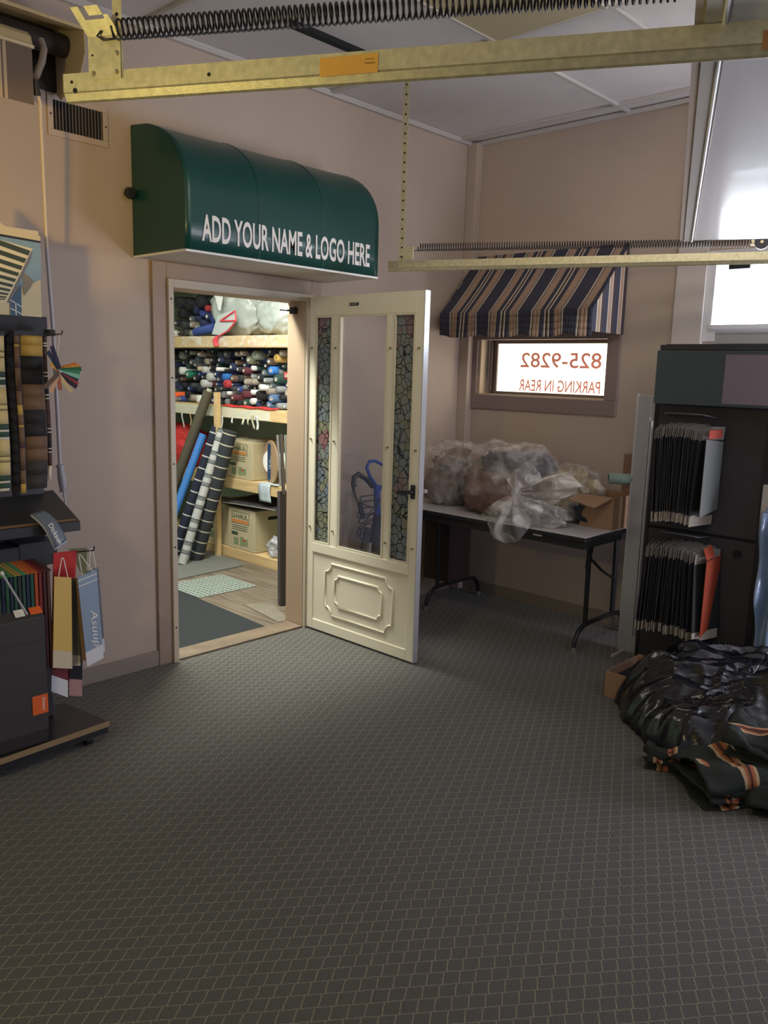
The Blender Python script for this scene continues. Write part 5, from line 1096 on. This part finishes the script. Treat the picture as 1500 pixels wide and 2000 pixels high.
bs = []; n_ = 6
for i in range(n_):
    a_ = i/n_; h_ = 1/n_; bs += [(a_, a_+h_*.44, 0), (a_+h_*.44, a_+h_*.47, 2), (a_+h_*.47, a_+h_*.62, 1), (a_+h_*.62, a_+h_*.82, 0), (a_+h_*.82, a_+h_*.97, 1), (a_+h_*.97, a_+h_, 2)]
lean('d', 'silver and grey block striped fabric roll leaning between two dark ones', base, tp_, .036, [M_sv, M_sg, M_nb], bands=bs)
base = U(383, 1092, 2, .012); tp_ = U(450, 842, 0, 3.99)
lean('e', 'thick dark slate fabric roll with pale bands, rightmost of the leaning rolls', base, tp_, .058, [M_dg, M_lw], bands=bandset(12, .0045, ph=.75))
# red cloth bundle, left, on the third shelf
p_ = U(352, 880, 0, 4.25)
v, f = blob((4.28, p_.y, .87), (.17, .30, .185), .16, 1.5, 77, 5, .692, .9, .7); o_ = B().add(v, f, 0, True).build('red_bundle', M_red); tag(o_, 'big red cloth bundle on the shelf behind the leaning rolls', 'cloth bundle')
# boxes with printing
def carton(y0, y1, z0, z1, xf, label, prints=True, depth=.42, hand=False):
    t = thing('printed_carton', label, 'cardboard box', (xf+depth/2, (y0+y1)/2, z0), 'printed moving cartons on the store room shelves')
    B().box((xf, y0, z0), (xf+depth, y1, z1)).build('carton', M_cardl, t, bevel=.004)
    B().add([(xf+.01, y0+.005, z1+.002), (xf+.01, y1-.005, z1+.002), (xf+.20, y1-.01, z1+.018), (xf+.20, y0+.01, z1+.014)], [(0, 1, 2, 3)]).build('top_flap', mat('dull_card_flap', (.30, .27, .18), .8), t, solid=.003)
    w_ = y1-y0; h_ = z1-z0
    M_gp = mat('green_black_print', (.04, .08, .045), .7); M_op = mat('orange_print', (.60, .22, .05), .7); M_pg = mat('pale_green_print', (.22, .28, .14), .7)
    # lettering runs left to right for a viewer in front: towards -y
    yL = y1-w_*.16; wd_ = w_*.60; zt2 = z1-h_*.10
    x = xf-.0012
    t0_ = t; t = B().box((x, yL-wd_-.012, zt2-h_*.27), (xf-.0003, yL+.012, zt2+.006)).build('print_frame', M_gp, t0_)
    B().box((x-.0012, yL-wd_-.007, zt2-h_*.26), (x-.0002, yL+.007, zt2+.001)).build('print_field', M_cardl, t)
    B().text('U-HAUL', (x-.0022, yL, zt2-h_*.145), (0, -1, 0), (0, 0, 1), width=wd_, height=h_*.12, depth=0, bold=.02).build('print_word', M_gp, t)
    B().box((x-.0022, yL-wd_-.004, zt2-h_*.245), (x-.0013, yL+.004, zt2-h_*.175)).build('print_bar', M_op, t)
    t = t0_
    for k in range(3): B().box((x, yL-wd_*.95, zt2-h_*(.33+.05*k)), (xf-.0003, yL, zt2-h_*(.315+.05*k))).build('print_line', M_gp, t)
    B().box((x, yL-wd_*.35, z1-h_*.66), (xf-.0003, yL+.01, z1-h_*.58)).build('print_block', M_gp, t)
    for k, (f0, f1, zz0, zz1) in enumerate(((.1, .38, .72, .90), (.50, .72, .68, .90), (.74, .98, .72, .88))):
        B().box((x, yL-wd_*f1, z1-h_*zz1), (xf-.0003, yL-wd_*f0, z1-h_*zz0)).build('print_picture', M_pg, t)
    B().box((x-.001, yL-wd_*.82, z1-h_*.78), (x-.0002, yL-wd_*.70, z1-h_*.73)).build('print_red_mark', M_red, t)
    if hand: B().box((xf+.14, y0-.0012, z1-h_*.24), (xf+.24, y0-.0003, z1-h_*.16)).build('hand_hole', M_dark, t)
    return t
carton(5.33, 5.70, .088, .44, 4.10, 'printed moving carton on the bottom store room shelf, nearest the doorway', hand=True)
carton(5.73, 6.08, .088, .44, 4.12, 'printed moving carton on the bottom shelf, half hidden by the leaning rolls')
carton(5.37, 5.74, .692, 1.01, 4.11, 'printed moving carton on the third shelf beside the blue centred spool', hand=False)
# dark panel flaps lying over lower carton
pd = thing('dark_board', 'thin dark board lying slanted over the cartons on the bottom shelf', 'board', (4.3, 5.4, .46))
B().add([(4.07, 5.75, .475), (4.07, 5.02, .500), (4.60, 5.02, .56), (4.60, 5.75, .52)], [(0, 1, 2, 3)]).build('board', M_blkm, pd, solid=.004)
B().bar((4.068, 5.75, .475), (4.068, 5.02, .500), .004, .005).build('pale_edge', mat('pale_edge', (.4, .4, .36), .6), pd)
# spool
sp0 = U(532, 902, 0, 4.16)
so = thing('ribbon_spool', 'large round cardboard spool with a white hub and blue label on the third shelf', 'spool', (4.16, sp0.y, .692))
cy, cz = 5.19, .692+.175
B().cyl((4.15, cy, cz), (4.158, cy-.003, cz), .175, n=40).build('front_flange', mat('tan_spool_card', (.40, .26, .15), .7), so)
B().cyl((4.158, cy, cz), (4.34, cy-.03, cz), .07, n=24).build('drum', M_white, so)
B().cyl((4.34, cy-.03, cz), (4.348, cy-.033, cz), .175, n=40).build('rear_flange', MATS['tan_spool_card'], so)
pts = [(4.1475, cy+.02-.105*math.cos(t)*-1*0+(-.02)-.0, 0) for t in (0,)]
n_ = 24; arc = [(cy-.0+.10*math.sin(t), cz+.13*math.cos(t)) for t in [math.pi*i/n_ for i in range(n_+1)]]
B().add([(4.1482, a_, b_) for a_, b_ in [(cy+.095*math.sin(math.pi*i/n_), cz+.095*math.cos(math.pi*i/n_)) for i in range(n_+1)]], [tuple(range(n_+1))]).build('white_hub', M_white, so)
B().add([(4.1472, cy-.0-(.13*math.sin(math.pi*i/n_))+.035, cz+.15*math.cos(math.pi*i/n_)) for i in range(n_+1)], [tuple(range(n_+1))]).text('ULTRA', (4.1465, cy+.0, cz-.06), (0, -.25, 1), (0, 1, .25), width=.11, height=.025, depth=0, mi=1).build('blue_label', [mat('navy_label', (.02, .05, .11), .5), MATS['pale_page']], so)
# paper over the shelf edge
pp = thing('paper_label', 'crumpled white paper hanging over the third shelf edge below the spool', 'paper', (4.07, 5.12, .69))
a_, b_ = U(504, 950, 0, 4.075), U(527, 983, 0, 4.075)
B().grid(lambda u, v: (4.082-.004*math.sin(v*5), a_.y+(b_.y-a_.y)*u+.004*math.sin(v*4), .694-(.694-b_.z)*v), 4, 8).build('hanging_sheet', mat('bluish_paper', (.48, .56, .60), .6), pp, solid=.001)
B().add([(4.080, a_.y+.01, .695), (4.080, b_.y-.09, .695), (4.18, b_.y-.06, .697), (4.18, a_.y-.02, .697)], [(0, 1, 2, 3)]).build('top_sheet', MATS['bluish_paper'], pp, solid=.001)
# bubble wrap bag bottom right
bw = thing('bubble_wrap_bag', 'clear crinkled bag of packing on the bottom shelf beside the printed carton', 'plastic bag', (4.2, 5.10, .088))
v, f = blob((4.22, 5.10, .15), (.11, .13, .10), .35, 2.6, 91, 4, .088, 1.0, .85); B().add(v, f, 0, True).build('film', film_mat('bubble_film', (.72, .76, .82), .6, .1), bw)
# steel strips leaning in the corner right of the opening
yS = 4.22
ms_ = thing('metal_strip_bundle', 'bundle of shiny metal strips and a dark rail standing just inside the right jamb', 'metal strips', (3.50, yS, 0))
a_, b_, c_, d_ = U(547, 960, 1, yS), U(566, 960, 1, yS), U(548, 1186, 1, yS), U(566, 1190, 1, yS)
B().add([Vector((a_.x, yS, .80)), Vector((b_.x, yS, .80)), Vector((d_.x, yS, .004)), Vector((c_.x, yS, .004)), Vector((a_.x, yS+.03, .80)), Vector((b_.x, yS+.03, .80)), Vector((d_.x, yS+.03, .004)), Vector((c_.x, yS+.03, .004))],
        [(3, 2, 1, 0), (4, 5, 6, 7), (0, 1, 5, 4), (1, 2, 6, 5), (2, 3, 7, 6), (3, 0, 4, 7)]).build('dark_rail', mat('plum_grey_rail', (.075, .065, .07), .35), ms_)
for (pt_, pb2, w_, m_) in (((542, 850), (548, 950), .010, M_silver), ((549, 849), (554, 965), .022, mat('smoky_metal', (.25, .24, .24), .2, metal=.8)), ((558, 850), (563, 965), .020, mat('pale_green_metal', (.55, .60, .55), .25, metal=.4))):
    B().bar(U(*pt_, 1, yS-.012), U(*pb2, 1, yS-.012), w_, .010, up=(0, 1, 0)).build('metal_strip', m_, ms_)
# floor pieces in the store room
mtt = tag(B().prism([(2.40, YA+.13), (3.10, YA+.13), (3.165, 5.06), (2.30, 5.12)], 2, .0005, .008).build('floor_mat', M_mat), 'dark rectangular floor mat just inside the store room door', 'mat')
g_ = thing('floor_grate', 'pale green metal floor grate with a square grid behind the dark mat', 'grate', (3.4, 4.97, 0))
gx0, gx1, gy0, gy1 = 3.17, 3.66, 4.75, 5.19
B().box((gx0, gy0, .0005), (gx1, gy1, .002)).build('dark_below', mat('grate_dark', (.16, .19, .16), .8), g_)
b = B(); n_ = 13
for i in range(n_+1):
    x = gx0+(gx1-gx0)*i/n_; b.box((x-.006, gy0, .002), (x+.006, gy1, .007))
for i in range(11):
    y = gy0+(gy1-gy0)*i/10; b.box((gx0, y-.006, .0021), (gx1, y+.006, .0072))
b.build('bars', mat('pale_green_bars', (.33, .38, .34), .5), g_)
tag(B().prism([(2.5, 5.26), (3.30, 5.27), (3.97, 5.32), (4.04, 5.45), (4.05, 6.6), (2.5, 6.6)], 2, .0005, .010).build('carpet_offcut', M_gcar), 'grey carpet offcut on the store room floor under the leaning rolls', 'carpet piece')
tag(B().prism([(3.22, 3.94), (3.30, 3.93), (3.46, 4.3), (3.30, 4.42)], 2, .0005, .006).build('plank_patch', mat('pale_plank', (.20, .17, .13), .7, var=.1)), 'small loose pale floor patch at the right end of the threshold', 'floor patch')
